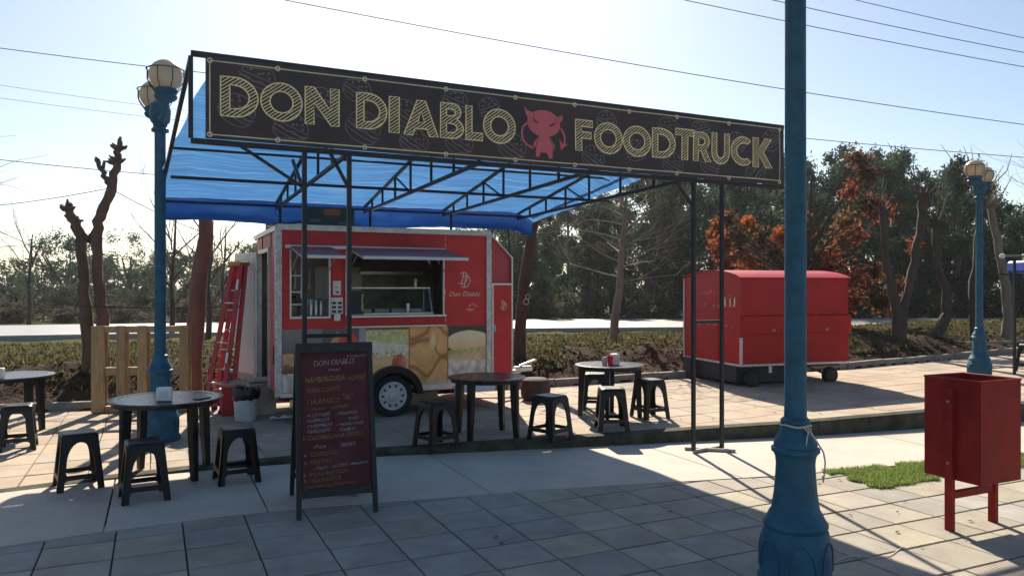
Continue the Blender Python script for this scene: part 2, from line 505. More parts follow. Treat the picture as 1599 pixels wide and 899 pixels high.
xs = axis_coords(-11.0, 15.0, 0.14, -900, 900)
ys = axis_coords(9.0, 21.0, 0.14, -60, 1500)
gv, gt = [], []
for y in ys:
    for x in xs:
        gv.append((x, y, bank(x, y)))
        d = (y - interp(KERB, x)) * 0.93
        g = (d - 1.0) / 1.2 + noise.noise(Vector((x * 0.9, y * 0.9, 0))) * 1.1 + noise.noise(Vector((x * 4, y * 4, 5))) * 0.5
        g = max(0, min(1, g))
        gt.append((g, g, g))
nx = len(xs)
gq = np.array([(j * nx + i, j * nx + i + 1, (j + 1) * nx + i + 1, (j + 1) * nx + i) for j in range(len(ys) - 1) for i in range(nx - 1)])
ground = structure(np_mesh('ground', np.array(gv), gq, np.array(gt), M['soil'], smooth=True))

# road on the far side of the bank
ROAD_N = [(-120, -22.0), (-60, 0.5), (-30, 15.2), (-14.4, 21.6), (-6, 24.2), (2.2, 26.0), (12, 26.9), (20, 27.2), (60, 27.5), (140, 28)]
ROAD_W = 7.0
def strip(name, near, off0, off1, z0, z1, m, steps=60):
    mb = MB(); vs, fs = [], []
    pts = []
    for i in range(steps + 1):
        x = near[0][0] + (near[-1][0] - near[0][0]) * i / steps
        pts.append(Vector((x, interp(near, x), 0)))
    nrm = []
    for i in range(len(pts)):
        t = (pts[min(i + 1, steps)] - pts[max(i - 1, 0)]).normalized()
        nrm.append(Vector((-t.y, t.x, 0)))
    for p, n in zip(pts, nrm):
        a, b = p + n * off0, p + n * off1
        vs += [(a.x, a.y, z0), (a.x, a.y, z1), (b.x, b.y, z1), (b.x, b.y, z0)]
    for i in range(steps):
        o = i * 4
        for k in range(3): fs.append((o + k, o + k + 1, o + 4 + k + 1, o + 4 + k))
    mb.add(vs, fs)
    return mb.build(name, m)
structure(strip('road', ROAD_N, 0.0, ROAD_W, 0.0, 0.31, 'asphalt', 90))
structure(strip('road_edge_line', ROAD_N, 0.35, 0.47, 0.30, 0.314, 'white_paint_road', 90))

# ---- lower paving: bed + tiles as parts
mb = MB()
mb.add([(-40, -40, -0.02), (40, -40, -0.02), (40, 10.2, -0.02), (5, 8.9, -0.02), (-1.3, 7.3, -0.02), (-4.2, 6.0, -0.02), (-9, 2.3, -0.02), (-40, -18, -0.02)],
       [tuple(range(8))])
paving = structure(mb.build('promenade_paving', 'bed'))

TU, TV = 0.412, 0.385
GRASS_A, GRASS_DIR = Vector((3.03, 6.33, 0)), U
def in_grass(p):
    q = p - GRASS_A
    return q.dot(U) > -0.02 and q.dot(V) > -0.0 and p.y < interp(BORDER, p.x) + 0.3
tile_meshes = {}
def tile_obj(name, key, m, su, sv, parent, mat4):
    if (key, m) not in tile_meshes:
        t = MB(); t.box((0, 0, -0.02), (su, sv, 0.04), ch=0.004)
        o = t.build(name, m, parent); tile_meshes[(key, m)] = o.data
    else:
        o = bpy.data.objects.new(name, tile_meshes[(key, m)]); COL.objects.link(o); o.parent = parent
    o.matrix_local = mat4
    return o
def frame_mat(p, tilt_x=0.0, tilt_y=0.0, slope=0.0):
    u = Vector((U.x, U.y, slope * U.x)).normalized()
    v = Vector((V.x, V.y, slope * V.x)).normalized()
    n = u.cross(v)
    m = Matrix((u, v, n)).transposed().to_4x4()
    m = m @ Matrix.Rotation(tilt_x, 4, 'X') @ Matrix.Rotation(tilt_y, 4, 'Y')
    m.translation = p
    return m
spare = MB()
OFF = Vector((-0.36, 6.08, 0))
for i in range(-18, 20):
    for j in range(-18, 9):
        p = OFF + U * ((i + .5) * TU) + V * ((j + .5) * TV)
        if p.y > interp(BORDER, p.x) + 0.30 or in_grass(p) or p.y > 9: continue
        r = rng.random()
        nz_ = noise.noise(Vector((i * 0.33, j * 0.33, 2.2)))
        if nz_ > 0.12: m = 'tile_blue' if r < .85 else 'tile_grey'
        elif nz_ > -0.14: m = 'tile_yellow' if r < .75 else 'tile_grey'
        else: m = 'tile_grey' if r < .6 else ('tile_pink' if r < .75 else 'tile_yellow')
        px = 799.5 + 1200 * p.x / max(p.y, 0.1); py = 450 + 1980 / max(p.y, 0.1)
        if p.y > 3.6 and -130 < px < 1730 and py < 960:
            q = p.copy(); q.z = rng.uniform(-0.002, 0.001)
            tile_obj('tile', 'low', m, TU - 0.010, TV - 0.017, paving, frame_mat(q, rng.gauss(0, .0025), rng.gauss(0, .0025)))
        elif abs(p.x) < 9 and p.y > -4:
            a = (U * (TU - .009) / 2, V * (TV - .009) / 2)
            spare.add([p - a[0] - a[1], p + a[0] - a[1], p + a[0] + a[1], p - a[0] + a[1]], [(0, 1, 2, 3)])
so = spare.build('far_tiles', 'tile_grey', paving); so['kind'] = 'stuff'

# ---- concrete path with sawn joints
path = None
mbb = MB()
joints_x = [-8.2, -5.6, -2.76, -1.80, -0.16, 2.0, 4.6, 7.4, 11.0]
def upper_of(x):
    p = Vector((x, interp(BORDER, x), 0))
    for k in range(400):
        p = p + V * 0.01
        if p.y > interp(STEP, p.x) - 0.005: break
    return p.x
jx = [(x, upper_of(x)) for x in joints_x]
cp = thing('concrete_path', None, None); cp['kind'] = 'structure'
for (a, au), (b, bu) in zip(jx, jx[1:]):
    lo = [(a + 0.006 + (b - a - 0.012) * k / 12) for k in range(13)]
    hi = [(au + 0.006 + (bu - au - 0.012) * k / 12) for k in range(13)]
    loop = [(x, interp(BORDER, x)) for x in lo] + [(x, interp(STEP, x) + 0.02) for x in reversed(hi)]
    s = MB(); s.prism([loop], 0.10, lambda x, y, d: (x, y, 0.007 - d))
    s.build('slab', 'concrete', cp)

# ---- platform with tiles, mossy front edge and rear kerb
mb = MB()
xs_p = [-9 + 23 * k / 80 for k in range(81)]
vs, fs = [], []
for x in xs_p:
    z = zp(x) - 0.022
    vs += [(x, interp(STEP, x) + 0.05, z), (x, interp(KERB, x) + 0.05, z)]
for k in range(80): fs.append((2 * k, 2 * k + 2, 2 * k + 3, 2 * k + 1))
mb.add(vs, fs)
platform = structure(mb.build('platform', 'bed'))
mb = MB(); vs, fs = [], []
for k, x in enumerate(xs_p):
    y = interp(STEP, x); j = 0.006 * noise.noise(Vector((x * 3, 0, 0)))
    z = zp(x) + 0.006
    vs += [(x, y + j, -0.06), (x, y + j, z - 0.02), (x - .006, y + 0.02 + j, z), (x - .06, y + 0.17, z), (x - .06, y + 0.17, z - 0.06)]
for k in range(80):
    for q in range(4): fs.append((5 * k + q, 5 * k + 5 + q, 5 * k + 6 + q, 5 * k + 1 + q))
mb.add(vs, fs)
structure(mb.build('platform_edge', 'moss'))

PT = 0.5
cnt = 0
spare = MB()
for i in range(-26, 32):
    for j in range(-8, 26):
        p = Vector((-2.72, 6.95, 0)) + U * ((i + .5) * PT) + V * ((j + .5) * PT)
        y0, y1 = interp(STEP, p.x) + 0.02, interp(KERB, p.x)
        if p.y < y0 - 0.12 or p.y > y1 + 0.15 or p.x < -8.5 or p.x > 13.5: continue
        px = 799.5 + 1200 * p.x / p.y
        if px < -60 or px > 1660:
            continue
        p.z = zp(p.x) + rng.uniform(-0.002, 0.001)
        # pieces whose corners stick out past the curved edge are trimmed by moving them back under the edge strip
        if p.y < y0 + 0.33:
            half = [p + U * a * PT / 2 + V * b * PT / 2 for a, b in ((-1, -1), (1, -1), (1, 1), (-1, 1))]
            poly = []
            for a, b in zip(half, half[1:] + half[:1]):
                da, db = a.y - interp(STEP, a.x) - 0.03, b.y - interp(STEP, b.x) - 0.03
                if da >= 0: poly.append(a)
                if da * db < 0: poly.append(a + (b - a) * (da / (da - db)))
            if len(poly) < 3: continue
            c = sum(poly, Vector()) / len(poly)
            poly = [c + (q - c) * 0.985 for q in poly]
            s = MB(); s.prism([[(q.x, q.y) for q in poly]], 0.04, lambda x, y, d: (x, y, zp(x) - d))
            s.build('tile', 'ptile' if rng.random() < .6 else 'ptile2', platform)
        else:
            tile_obj('tile', 'plat', 'ptile' if rng.random() < .6 else 'ptile2', PT - 0.01, PT - 0.01, platform,
                     frame_mat(p, rng.gauss(0, .002), rng.gauss(0, .002), 0.021 if p.x > -4 else 0.0))
        cnt += 1

kb = thing('rear_kerb', None, None); kb['kind'] = 'structure'
x = -9.0
while x < 14:
    a = Vector((x, interp(KERB, x), zp(x))); b = Vector((x + 0.88, interp(KERB, x + 0.88), zp(x + 0.88)))
    d = (b - a).normalized()
    s = MB(); s.bar(a + d * .004 + Vector((0, .05, 0.0)), b - d * .004 + Vector((0, .05, 0.0 + rng.uniform(-.008, .008))), 0.12, 0.22, ch=0.012)
    s.build('kerb_stone', 'kerb', kb)
    x += 0.88

# ------------------------------------------------------------------ street lamps
def make_lamp():
    root = thing('street_lamp', 'x', 'street lamp')
    base = MB()
    base.lathe([(0.20, -0.02), (0.205, 0.05), (0.19, 0.07), (0.189, 0.15), (0.187, 0.22), (0.175, 0.31), (0.165, 0.325), (0.172, 0.335), (0.172, 0.355),
                (0.160, 0.372), (0.150, 0.39), (0.141, 0.41), (0.128, 0.43), (0.115, 0.52), (0.107, 0.62), (0.104, 0.68), (0.108, 0.715), (0.116, 0.735),
                (0.128, 0.745), (0.129, 0.765), (0.115, 0.775), (0.116, 0.79), (0.108, 0.815), (0.088, 0.85), (0.076, 0.88), (0.074, 0.90), (0.079, 0.905),
                (0.079, 0.922), (0.066, 0.93), (0.060, 0.94)], 40)
    b = base.build('base', 'lampblue', root, True)
    for k in range(6):                               # cast relief arches round the foot
        a0 = 2 * math.pi * k / 6
        pts = []
        for t in range(15):
            f = t / 14 * 2 - 1
            aa = a0 + f * 0.42
            zz = 0.10 + 0.17 * math.sqrt(max(0, 1 - f * f))
            rr = 0.190 if zz < .2 else 0.190 - (zz - .2) * .13
            pts.append((rr * math.cos(aa), rr * math.sin(aa), zz))
        rel = MB(); rel.tube(pts, 0.0075, 6); rel.build('relief', 'lampblue', b, True)
    pole = MB()
    pole.lathe([(0.060, 0.935), (0.060, 0.97), (0.0585, 1.0), (0.0565, 2.2), (0.055, 3.32), (0.06, 3.33)], 36, flute=(1.0, 3.32, 12, 0.025))
    pole.build('pole', 'lampblue', root, True)
    cap = MB()
    cap.lathe([(0.060, 3.32), (0.088, 3.33), (0.088, 3.36), (0.070, 3.375), (0.072, 3.41), (0.098, 3.44), (0.105, 3.50), (0.110, 3.56), (0.095, 3.60), (0.10, 3.62), (0.06, 3.66), (0.02, 3.68)], 24)
    cap.build('capital', 'lampblue', root, True)
    for sgn in (1, -1):
        arm = MB()
        arm.tube([(0, 0, 3.50), (0, -0.14 * sgn, 3.44), (0, -0.28 * sgn, 3.44), (0, -0.40 * sgn, 3.49), (0, -0.46 * sgn, 3.57), (0, -0.47 * sgn, 3.62)],
                 [0.035, 0.035, 0.033, 0.033, 0.04, 0.05], 10)
        arm.build('arm', 'lampblue', root, True)
        cy = -0.47 * sgn
        cup = MB()
        cup.lathe([(0.05, 3.55), (0.10, 3.58), (0.115, 3.61), (0.10, 3.635), (0.112, 3.65), (0.118, 3.675), (0.10, 3.69)], 20, (0, cy, 0))
        cup.build('cup', 'lampblue', root, True)
        gl = MB()
        prof = [(0.163 * math.sin(math.pi * k / 18), -0.163 * math.cos(math.pi * k / 18)) for k in range(2, 18)] + [(0.004, 0.163)]
        gl.lathe(prof, 28, (0, cy, 3.825))
        gl.build('globe', 'globe', root, True)
        cg = MB()
        for k in range(8):
            a = 2 * math.pi * (k + .3) / 8
            cg.tube([(math.cos(a) * q, cy + math.sin(a) * q, z) for q, z in ((0.115, 3.665), (0.135, 3.69), (0.184, 3.76), (0.184, 3.88))], 0.005, 5)
        ring = [(math.cos(2 * math.pi * k / 24) * .184, cy + math.sin(2 * math.pi * k / 24) * .184, 3.88) for k in range(25)]
        cg.tube(ring, 0.006, 5, caps=False)
        cg.build('cage', 'cage', root)
    return root
lamp = make_lamp()
lamp.location = (-3.80, 8.30, 0.004); lamp.rotation_euler = (0, 0, R(31))
tag(lamp, 'blue two globe street lamp rising behind the table beside the wooden pallet', 'street lamp', 'blue street lamps')
l2 = copy_tree(lamp); l2.location = (1.575, 4.27, 0.0); l2.rotation_euler = (0, 0, R(20))
tag(l2, 'nearest blue street lamp, thick pole in front of the red cart, rope at its base', 'street lamp', 'blue street lamps')
l3 = copy_tree(lamp); l3.location = (7.36, 12.1, zp(7.36)); l3.rotation_euler = (0, 0, R(-40)); l3.scale = (.9, .9, .845)
tag(l3, 'farthest blue two globe street lamp behind the red litter bin', 'street lamp', 'blue street lamps')
rp = MB()
rp.tube([(1.575 + .082 * math.cos(a * math.pi / 12), 4.27 + .082 * math.sin(a * math.pi / 12), 0.893 + .004 * math.sin(a)) for a in range(25)], 0.0055, 6, caps=False)
rp.tube([(1.585, 4.186, 0.893), (1.61, 4.17, 0.87), (1.60, 4.165, 0.84), (1.592, 4.158, 0.80)], 0.004, 5)
rp.tube([(1.60, 4.186, 0.893), (1.63, 4.18, 0.885), (1.612, 4.176, 0.86), (1.59, 4.182, 0.893)], 0.004, 5)
rp.tube([(1.61, 4.19, 0.89), (1.65, 4.16, 0.82), (1.69, 4.17, 0.76), (1.712, 4.2, 0.70), (1.712, 4.21, 0.64), (1.705, 4.21, 0.585), (1.70, 4.21, 0.62)], 0.0045, 6)
tag(rp.build('rope', 'rope'), 'pale rope knotted round the neck of the nearest blue lamp base', 'rope')

# ------------------------------------------------------------------ canopy with sign banner
B0 = Vector((-2.30, 5.76, 0))
canopy = thing('canopy', 'dark steel canopy frame with blue tarpaulin roof over the food trailer', 'canopy', B0, TH)
def topz(w): return 3.36 - 0.62 * (w / 4.05)
def botz(w): return 2.74 - 0.07 * (w / 4.05)
T_S = 0.034
def frame(name, a, b, w=T_S, m='steel'):
    s = MB(); s.bar(a, b, w, ch=0.003); return s.build(name, m, canopy)
POSTS = [0.729, 1.084, 4.538, 4.896]
for s_ in POSTS:
    frame('post', (s_, 0.0, 0.02), (s_, 0.0, 2.73), 0.036)
for s_ in (1.084, 2.23, 3.36):                        # rear props standing on the trailer roof
    frame('prop', (s_, 3.75, 2.412), (s_, 3.75, 2.66), 0.03)
    q = MB(); q.box((s_, 3.75, 2.405), (.16, .12, .012)); q.build('prop_plate', 'steel', canopy)
for a, b in ((0.729, 1.084), (4.538, 4.896)):
    for z in ((1.27,) if a < 1 else (1.31,)):
        frame('rung', (a + .018, 0, z), (b - .018, 0, z), 0.03)
    frame('foot', (a - .01, -0.015, 0.026), (b + .01, 0.03, 0.026), 0.03, 'foot_steel')
    frame('foot', (a + .0, 0.14, 0.024), (b + .03, -0.17, 0.024), 0.028, 'foot_steel')
# banner frame
frame('rail', (-0.10, 0.0, 2.745), (5.72, 0.0, 2.715), 0.04)
frame('rail', (-0.10, 0.0, 3.395), (5.72, 0.0, 3.355), 0.04)
frame('upright', (-0.10, 0.0, 2.765), (-0.10, 0.0, 3.375))
frame('upright', (5.70, 0.0, 2.735), (5.70, 0.0, 3.335))
for s_ in (0.9, 2.23, 3.36, 4.5):
    frame('upright', (s_, 0.03, 2.75), (s_, 0.03, 3.36))
WE = 4.05
for s_ in (-0.10, 1.084, 2.23, 3.36, 4.52, 5.04):
    e_ = 0.30 if s_ > 4.9 else (0.18 if s_ < 0 else 0.0)
    frame('top_chord', (s_, 0.02, topz(0)), (s_ - e_ / 2, WE / 2, topz(WE / 2)))
    frame('top_chord', (s_ - e_ / 2, WE / 2, topz(WE / 2)), (s_ - e_, WE, topz(WE)))
    if 0 < s_ < 5.0:
        frame('bottom_chord', (s_, 0.02, botz(0)), (s_, WE, botz(WE)))
        for w in (0.65, 1.30, 2.0, 2.6, 3.15, 3.65):
            frame('strut', (s_, w, botz(w) + .017), (s_, w, topz(w) - .017), 0.024)
        frame('brace', (s_ + 0.0, 2.0, botz(2.0)), (s_ + 0.0, 2.6, topz(2.6)), 0.02)
frame('brace', (0.72, 0.0, 2.42), (0.72, 0.5, 2.73), 0.026)
frame('brace', (1.084, 0.0, 2.45), (0.93, 0.0, 2.73), 0.026)
frame('brace', (4.538, 0.0, 2.45), (4.30, 0.0, 2.73), 0.026)
frame('brace', (0.25, 0.03, 2.74), (0.72, 0.03, 2.45), 0.024)
for w in (2.03, 4.02):
    frame('purlin', (-0.12 - .16 * w / WE, w, botz(w) + 0.03), (4.98 - .30 * w / WE, w, botz(w) + 0.03), 0.03)
    if w < 3: frame('purlin', (-0.12 - .16 * w / WE, w, topz(w) - 0.03), (4.98 - .30 * w / WE, w, topz(w) - 0.03), 0.024)
# tarpaulin
def tarp_z(s, w):
    g = (s / 1.14) % 1.0
    sag = 0.045 * math.sin(math.pi * g) * math.sin(math.pi * min(1, w / WE)) ** .6 if 0 < w < WE else 0
    n = 0.013 * noise.noise(Vector((s * 1.6, w * 5, 0))) + 0.007 * noise.noise(Vector((s * 7, w * 2.5, 4)))
    e = max(0.0, (s - (4.72 - .30 * w / WE)) / .40)
    return topz(w) + 0.022 - sag + n - 0.17 * min(1.4, e) ** 2
ns, nw = 90, 70
tv = []
for j in range(nw + 1):
    w = 0.01 + (WE - 0.01) * j / nw
    sl_ = 0.07 - 0.37 * min(1, 1.35 * j / nw) + 0.012 * math.sin(j * .31)
    sr_ = 5.08 - 0.30 * j / nw + 0.010 * math.sin(j * .27)
    for i in range(ns + 1):
        s_ = sl_ + (sr_ - sl_) * i / ns
        tv.append((s_, w, tarp_z(s_, w)))
tq = np.array([(j * (ns + 1) + i, j * (ns + 1) + i + 1, (j + 1) * (ns + 1) + i + 1, (j + 1) * (ns + 1) + i) for j in range(nw) for i in range(ns)])
tarp = np_mesh('tarpaulin', np.array(tv), tq, None, M['tarp'], canopy, True)
# hanging rear edge
tv = []
nf, nd = 110, 10
for j in range(nd + 1):
    for i in range(nf + 1):
        s_ = -0.30 + 5.08 * i / nf
        drop = (0.275 + 0.025 * noise.noise(Vector((s_ * 1.3, 0, 9))) + 0.02 * math.sin(s_ * 1.1)) * j / nd
        if i in (0, nf): drop *= 0.8
        fold = 0.022 * noise.noise(Vector((s_ * 4.0, j * .18, 2))) * (j / nd)
        tv.append((s_, WE + 0.012 + fold + 0.05 * math.sin(math.pi * j / nd), tarp_z(s_, WE) - drop))
tq = np.array([(j * (nf + 1) + i, j * (nf + 1) + i + 1, (j + 1) * (nf + 1) + i + 1, (j + 1) * (nf + 1) + i) for j in range(nd) for i in range(nf)])
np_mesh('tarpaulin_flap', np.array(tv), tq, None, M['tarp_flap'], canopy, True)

# ---- the banner
banner = thing('banner', 'long dark vinyl banner reading DON DIABLO FOODTRUCK with a red devil', 'banner', B0, TH)
BW, BZ0, BZ1 = 5.68, 2.765, 3.376
def bz(s, z): return z - 0.030 * s / BW
def bd(s, z):                                   # shallow ripples of the vinyl
    return -0.040 - 0.010 * math.sin(s * 2.1 + z * 3) * math.sin((z - BZ0) / (BZ1 - BZ0) * math.pi) - 0.004 * math.sin(s * 6.3)
nb, nh = 120, 10
tv = [(BW * i / nb, bd(BW * i / nb, BZ0 + (BZ1 - BZ0) * j / nh), bz(BW * i / nb, BZ0 + (BZ1 - BZ0) * j / nh)) for j in range(nh + 1) for i in range(nb + 1)]
tv += [(p[0], p[1] + 0.006, p[2]) for p in tv]
n1 = (nb + 1) * (nh + 1)
tq = [(j * (nb + 1) + i, j * (nb + 1) + i + 1, (j + 1) * (nb + 1) + i + 1, (j + 1) * (nb + 1) + i) for j in range(nh) for i in range(nb)]
tq += [tuple(n1 + k for k in reversed(q)) for q in tq]
np_mesh('vinyl_sheet', np.array(tv), np.array(tq), None, M['banner'], banner, True)
def bp(s, z, lift=0.003): return Vector((s, bd(s, z) - lift, bz(s, z)))

def ribbon(mb, pts, width, closed=False, lift=0.003, f=None):
    """flat printed line on the banner"""
    f = f or bp
    P = []
    for a, b in zip(pts, pts[1:] + (pts[:1] if closed else [])):
        n = max(1, int(math.hypot(b[0] - a[0], b[1] - a[1]) / 0.12))
        P += [(a[0] + (b[0] - a[0]) * k / n, a[1] + (b[1] - a[1]) * k / n) for k in range(n)]
    if not closed: P.append(pts[-1])
    n = len(P)
    vs, fs = [], []
    for i in range(n):
        a = P[i - 1] if (closed or i > 0) else P[i]
        b = P[(i + 1) % n] if (closed or i < n - 1) else P[i]
        dx, dy = b[0] - a[0], b[1] - a[1]
        l = math.hypot(dx, dy) or 1
        ox, oy = -dy / l * width / 2, dx / l * width / 2
        vs += [f(P[i][0] + ox, P[i][1] + oy, lift), f(P[i][0] - ox, P[i][1] - oy, lift)]
    for i in range(n if closed else n - 1):
        a, b = 2 * i, 2 * ((i + 1) % n)
        fs.append((a, a + 1, b + 1, b))
    mb.add(vs, fs)

def arc(cx, cy, rx, ry, a0, a1, n=14):
    return [(cx + rx * math.cos(R(a0 + (a1 - a0) * k / n)), cy + ry * math.sin(R(a0 + (a1 - a0) * k / n))) for k in range(n + 1)]
def letter_loops(c):
    t = .24
    if c == 'D':
        return [[(0, 0), (0, 1)] + arc(.38, .5, .62, .5, 90, -90), [(t, .2), (t, .8)] + arc(.38, .5, .38, .30, 90, -90)]
    if c == 'O':
        return [arc(.5, .5, .52, .51, 0, 350, 28), arc(.5, .5, .29, .29, 0, 350, 24)]
    if c == 'N':
        return [[(0, 0), (0, 1), (.26, 1), (.74, .42), (.74, 1), (1, 1), (1, 0), (.76, 0), (.26, .60), (.26, 0)]]
    if c == 'I': return [[(0, 0), (0, 1), (1, 1), (1, 0)]]
    if c == 'A':
        return [[(0, 0), (.38, 1), (.62, 1), (1, 0), (.74, 0), (.67, .2), (.33, .2), (.26, 0)], [(.40, .38), (.60, .38), (.50, .70)]]
    if c == 'B':
        return [[(0, 0), (0, 1), (.5, 1)] + arc(.52, .76, .36, .24, 90, -60, 8) + arc(.55, .28, .45, .28, 62, -90, 10),
                [(t + .02, .64), (t + .02, .84)] + arc(.48, .74, .16, .10, 90, -90, 6), [(t + .02, .16), (t + .02, .42)] + arc(.50, .29, .22, .13, 90, -90, 6)]
    if c == 'L': return [[(0, 0), (0, 1), (.36, 1), (.36, .22), (1, .22), (1, 0)]]
    if c == 'F': return [[(0, 0), (0, 1), (1, 1), (1, .79), (.36, .79), (.36, .62), (.92, .62), (.92, .41), (.36, .41), (.36, 0)]]
    if c == 'T': return [[(.34, 0), (.34, .79), (0, .79), (0, 1), (1, 1), (1, .79), (.66, .79), (.66, 0)]]
    if c == 'R':
        return [[(0, 0), (0, 1), (.48, 1)] + arc(.50, .70, .42, .30, 90, -62, 10) + [(1.02, 0), (.70, 0), (.44, .36), (.30, .36), (.30, 0)],
                [(.30, .56), (.30, .82)] + arc(.48, .69, .17, .13, 90, -90, 8)]
    if c == 'U':
        return [[(0, 1), (.28, 1), (.28, .40)] + arc(.5, .38, .22, .20, 180, 360, 10) + [(.72, 1), (1, 1), (1, .38)] + arc(.5, .36, .5, .37, 0, -180, 14)]
    if c == 'C':
        return [arc(.56, .5, .56, .51, 48, 312, 22) + arc(.60, .5, .34, .29, 300, 60, 18)]
    if c == 'K': return [[(0, 0), (0, 1), (.30, 1), (.30, .62), (.66, 1), (1.02, 1), (.56, .53), (1.05, 0), (.70, 0), (.30, .42), (.30, 0)]]

LET = [('D', .105, .375, 2.926, 3.225), ('O', .400, .700, 2.932, 3.220), ('N', .730, .995, 2.928, 3.222), ('D', 1.135, 1.385, 2.932, 3.218), ('I', 1.405, 1.49, 2.920, 3.214),
       ('A', 1.530, 1.830, 2.915, 3.208), ('B', 1.850, 2.055, 2.917, 3.212), ('L', 2.077, 2.233, 2.918, 3.21), ('O', 2.245, 2.54, 2.914, 3.204),
       ('F', 3.16, 3.345, 2.914, 3.199), ('O', 3.37, 3.672, 2.914, 3.197), ('O', 3.695, 3.995, 2.914, 3.197), ('D', 4.017, 4.285, 2.920, 3.202), ('T', 4.285, 4.515, 2.92, 3.22),
       ('R', 4.505, 4.72, 2.922, 3.209), ('U', 4.735, 4.953, 2.915, 3.222), ('C', 4.975, 5.245, 2.92, 3.205), ('K', 5.257, 5.51, 2.912, 3.215)]
for c, s0, s1, z0, z1 in LET:
    mb = MB()
    loops = [[(s0 + (s1 - s0) * x, z0 + 0.016 + (z1 - z0) * y) for x, y in lp] for lp in letter_loops(c)]
    for lp in loops: ribbon(mb, lp, 0.0105, True)
    # hatching: diagonal strokes cut to the letter by even-odd crossing
    sl = 0.75
    lo = min(p[1] - sl * p[0] for lp in loops for p in lp); hi = max(p[1] - sl * p[0] for lp in loops for p in lp)
    k = lo + 0.012
    while k < hi:
        kk = k + rng.uniform(-.002, .002)
        xs_ = []
        for lp in loops:
            for a, b in zip(lp, lp[1:] + lp[:1]):
                fa, fb = a[1] - sl * a[0] - kk, b[1] - sl * b[0] - kk
                if fa * fb < 0: xs_.append(a[0] + (b[0] - a[0]) * fa / (fa - fb))
        xs_.sort()
        for xa, xb in zip(xs_[::2], xs_[1::2]):
            if xb - xa > 0.006: ribbon(mb, [(xa, kk + sl * xa), (xb, kk + sl * xb)], 0.0072)
        k += 0.0275
    mb.build('letter', 'letter', banner)
# border cord and eyelets
mb = MB()
ribbon(mb, [(0.03, BZ0 + .03), (BW - .05, BZ0 + .045), (BW - .05, BZ1 - .02), (0.03, BZ1 - .03)], 0.009, True, 0.0025)
mb.build('border_line', 'bline', banner)
for s_ in [0.03, 0.52, 1.2, 1.9, 2.55, 3.15, 3.75, 4.3, 4.95, 5.63]:
    for z in (BZ0 + .03, BZ1 - .03):
        e = MB(); c0 = bp(s_, z, 0.006)
        e.tube([c0 + Vector((.016 * math.cos(a * math.pi / 5), 0, .016 * math.sin(a * math.pi / 5))) for a in range(11)], 0.005, 5, caps=False)
        e.build('eyelet', 'bline', banner)
# burger doodles in thin grey line
def burger(cx, cz, r, tilt):
    mb = MB()
    def tf(x, y):
        ca, sa = math.cos(tilt), math.sin(tilt)
        return (cx + (x * ca - y * sa) * r, min(BZ1 - .045, max(BZ0 + .05, cz + (x * sa + y * ca) * r)))
    lw = 0.0065
    for lp, cl in ((arc(0, .12, 1, .85, 0, 180), True), (arc(0, .02, 1.08, .22, 180, 360), False), ([(-1.05, -.2), (-.6, -.08), (-.2, -.24), (.25, -.08), (.65, -.24), (1.05, -.12)], False),
                   (arc(0, -.28, 1.0, .2, 180, 360), False), (arc(0, -.3, .98, .55, 180, 360), False)):
        ribbon(mb, [tf(*p) for p in lp], lw, cl, 0.0015)
    for x, y in ((-.5, .4), (-.15, .62), (.2, .4), (.5, .55), (.0, .3), (.62, .28), (-.3, .8), (.3, .8)):
        ribbon(mb, [tf(x + .06 * math.cos(a), y + .06 * math.sin(a)) for a in (0, 1.5, 3, 4.5)], 0.009, True, 0.0015)
    mb.build('burger_drawing', 'doodle', banner)
for cx, cz, r, t in ((.22, 2.99, .13, -.5), (.37, 3.25, .13, -.3), (.62, 2.89, .13, -.4), (.86, 3.12, .12, -.8), (1.19, 2.95, .14, -.5), (1.14, 3.25, .11, -.4), (1.53, 3.10, .12, -.6), (1.62, 2.87, .12, -.5),
                     (1.98, 3.25, .11, -.3), (2.02, 2.9, .12, -.5), (2.30, 3.22, .10, .4), (2.52, 2.90, .13, -.5), (3.35, 2.87, .12, -.5), (3.50, 3.22, .11, -.3), (3.83, 2.98, .11, .2), (4.20, 3.22, .12, -.3),
                     (4.26, 2.88, .12, -.4), (4.60, 3.25, .11, .3), (4.72, 2.92, .12, -.3), (5.05, 3.16, .11, -.3), (5.30, 2.87, .13, .8), (5.52, 3.22, .12, .5)):
    burger(cx, cz, r, t)
# red devil emblem
dv = MB()
def dpoly(mb, loop, lift=0.004):
    mb.prism([loop], 0, lambda x, y, d: bp(2.61 + x * .477, 2.822 + y * .458, lift))
def drib(mb, pts, w, lift=0.004):
    ribbon(mb, [(2.61 + x * .477, 2.822 + y * .458) for x, y in pts], w, False, lift)
dpoly(dv, arc(.47, .70, .35, .265, 0, 352, 30))
dpoly(dv, [(.06, 1.01), (.13, .92), (.25, .90), (.27, .82), (.20, .77), (.12, .79), (.08, .88)])
dpoly(dv, [(.87, .92), (.80, .87), (.74, .87), (.72, .79), (.78, .73), (.85, .78), (.88, .84)])
dpoly(dv, [(.36, .44), (.59, .44), (.66, .20), (.65, .02), (.58, .02), (.53, .13), (.40, .13), (.37, .04), (.30, .04), (.30, .22)])
dpoly(dv, [(.35, .43), (.25, .30), (.24, .24), (.28, .22), (.32, .30), (.37, .43)])
dpoly(dv, [(.60, .43), (.69, .30), (.70, .20), (.66, .20), (.63, .30), (.57, .43)])
drib(dv, [(.12, .68), (.03, .60), (-.0, .48), (.03, .34), (.12, .25), (.24, .20)], 0.018)
drib(dv, [(.83, .64), (.89, .55), (.92, .45), (.90, .32)], 0.020)
dpoly(dv, [(.80, .42), (.86, .34), (.98, .34), (.83, .20)])
dv.build('devil_emblem', 'devil', banner)
dd = MB()
dpoly(dd, [(.23, .785), (.37, .705), (.33, .685), (.25, .725)], 0.0055)
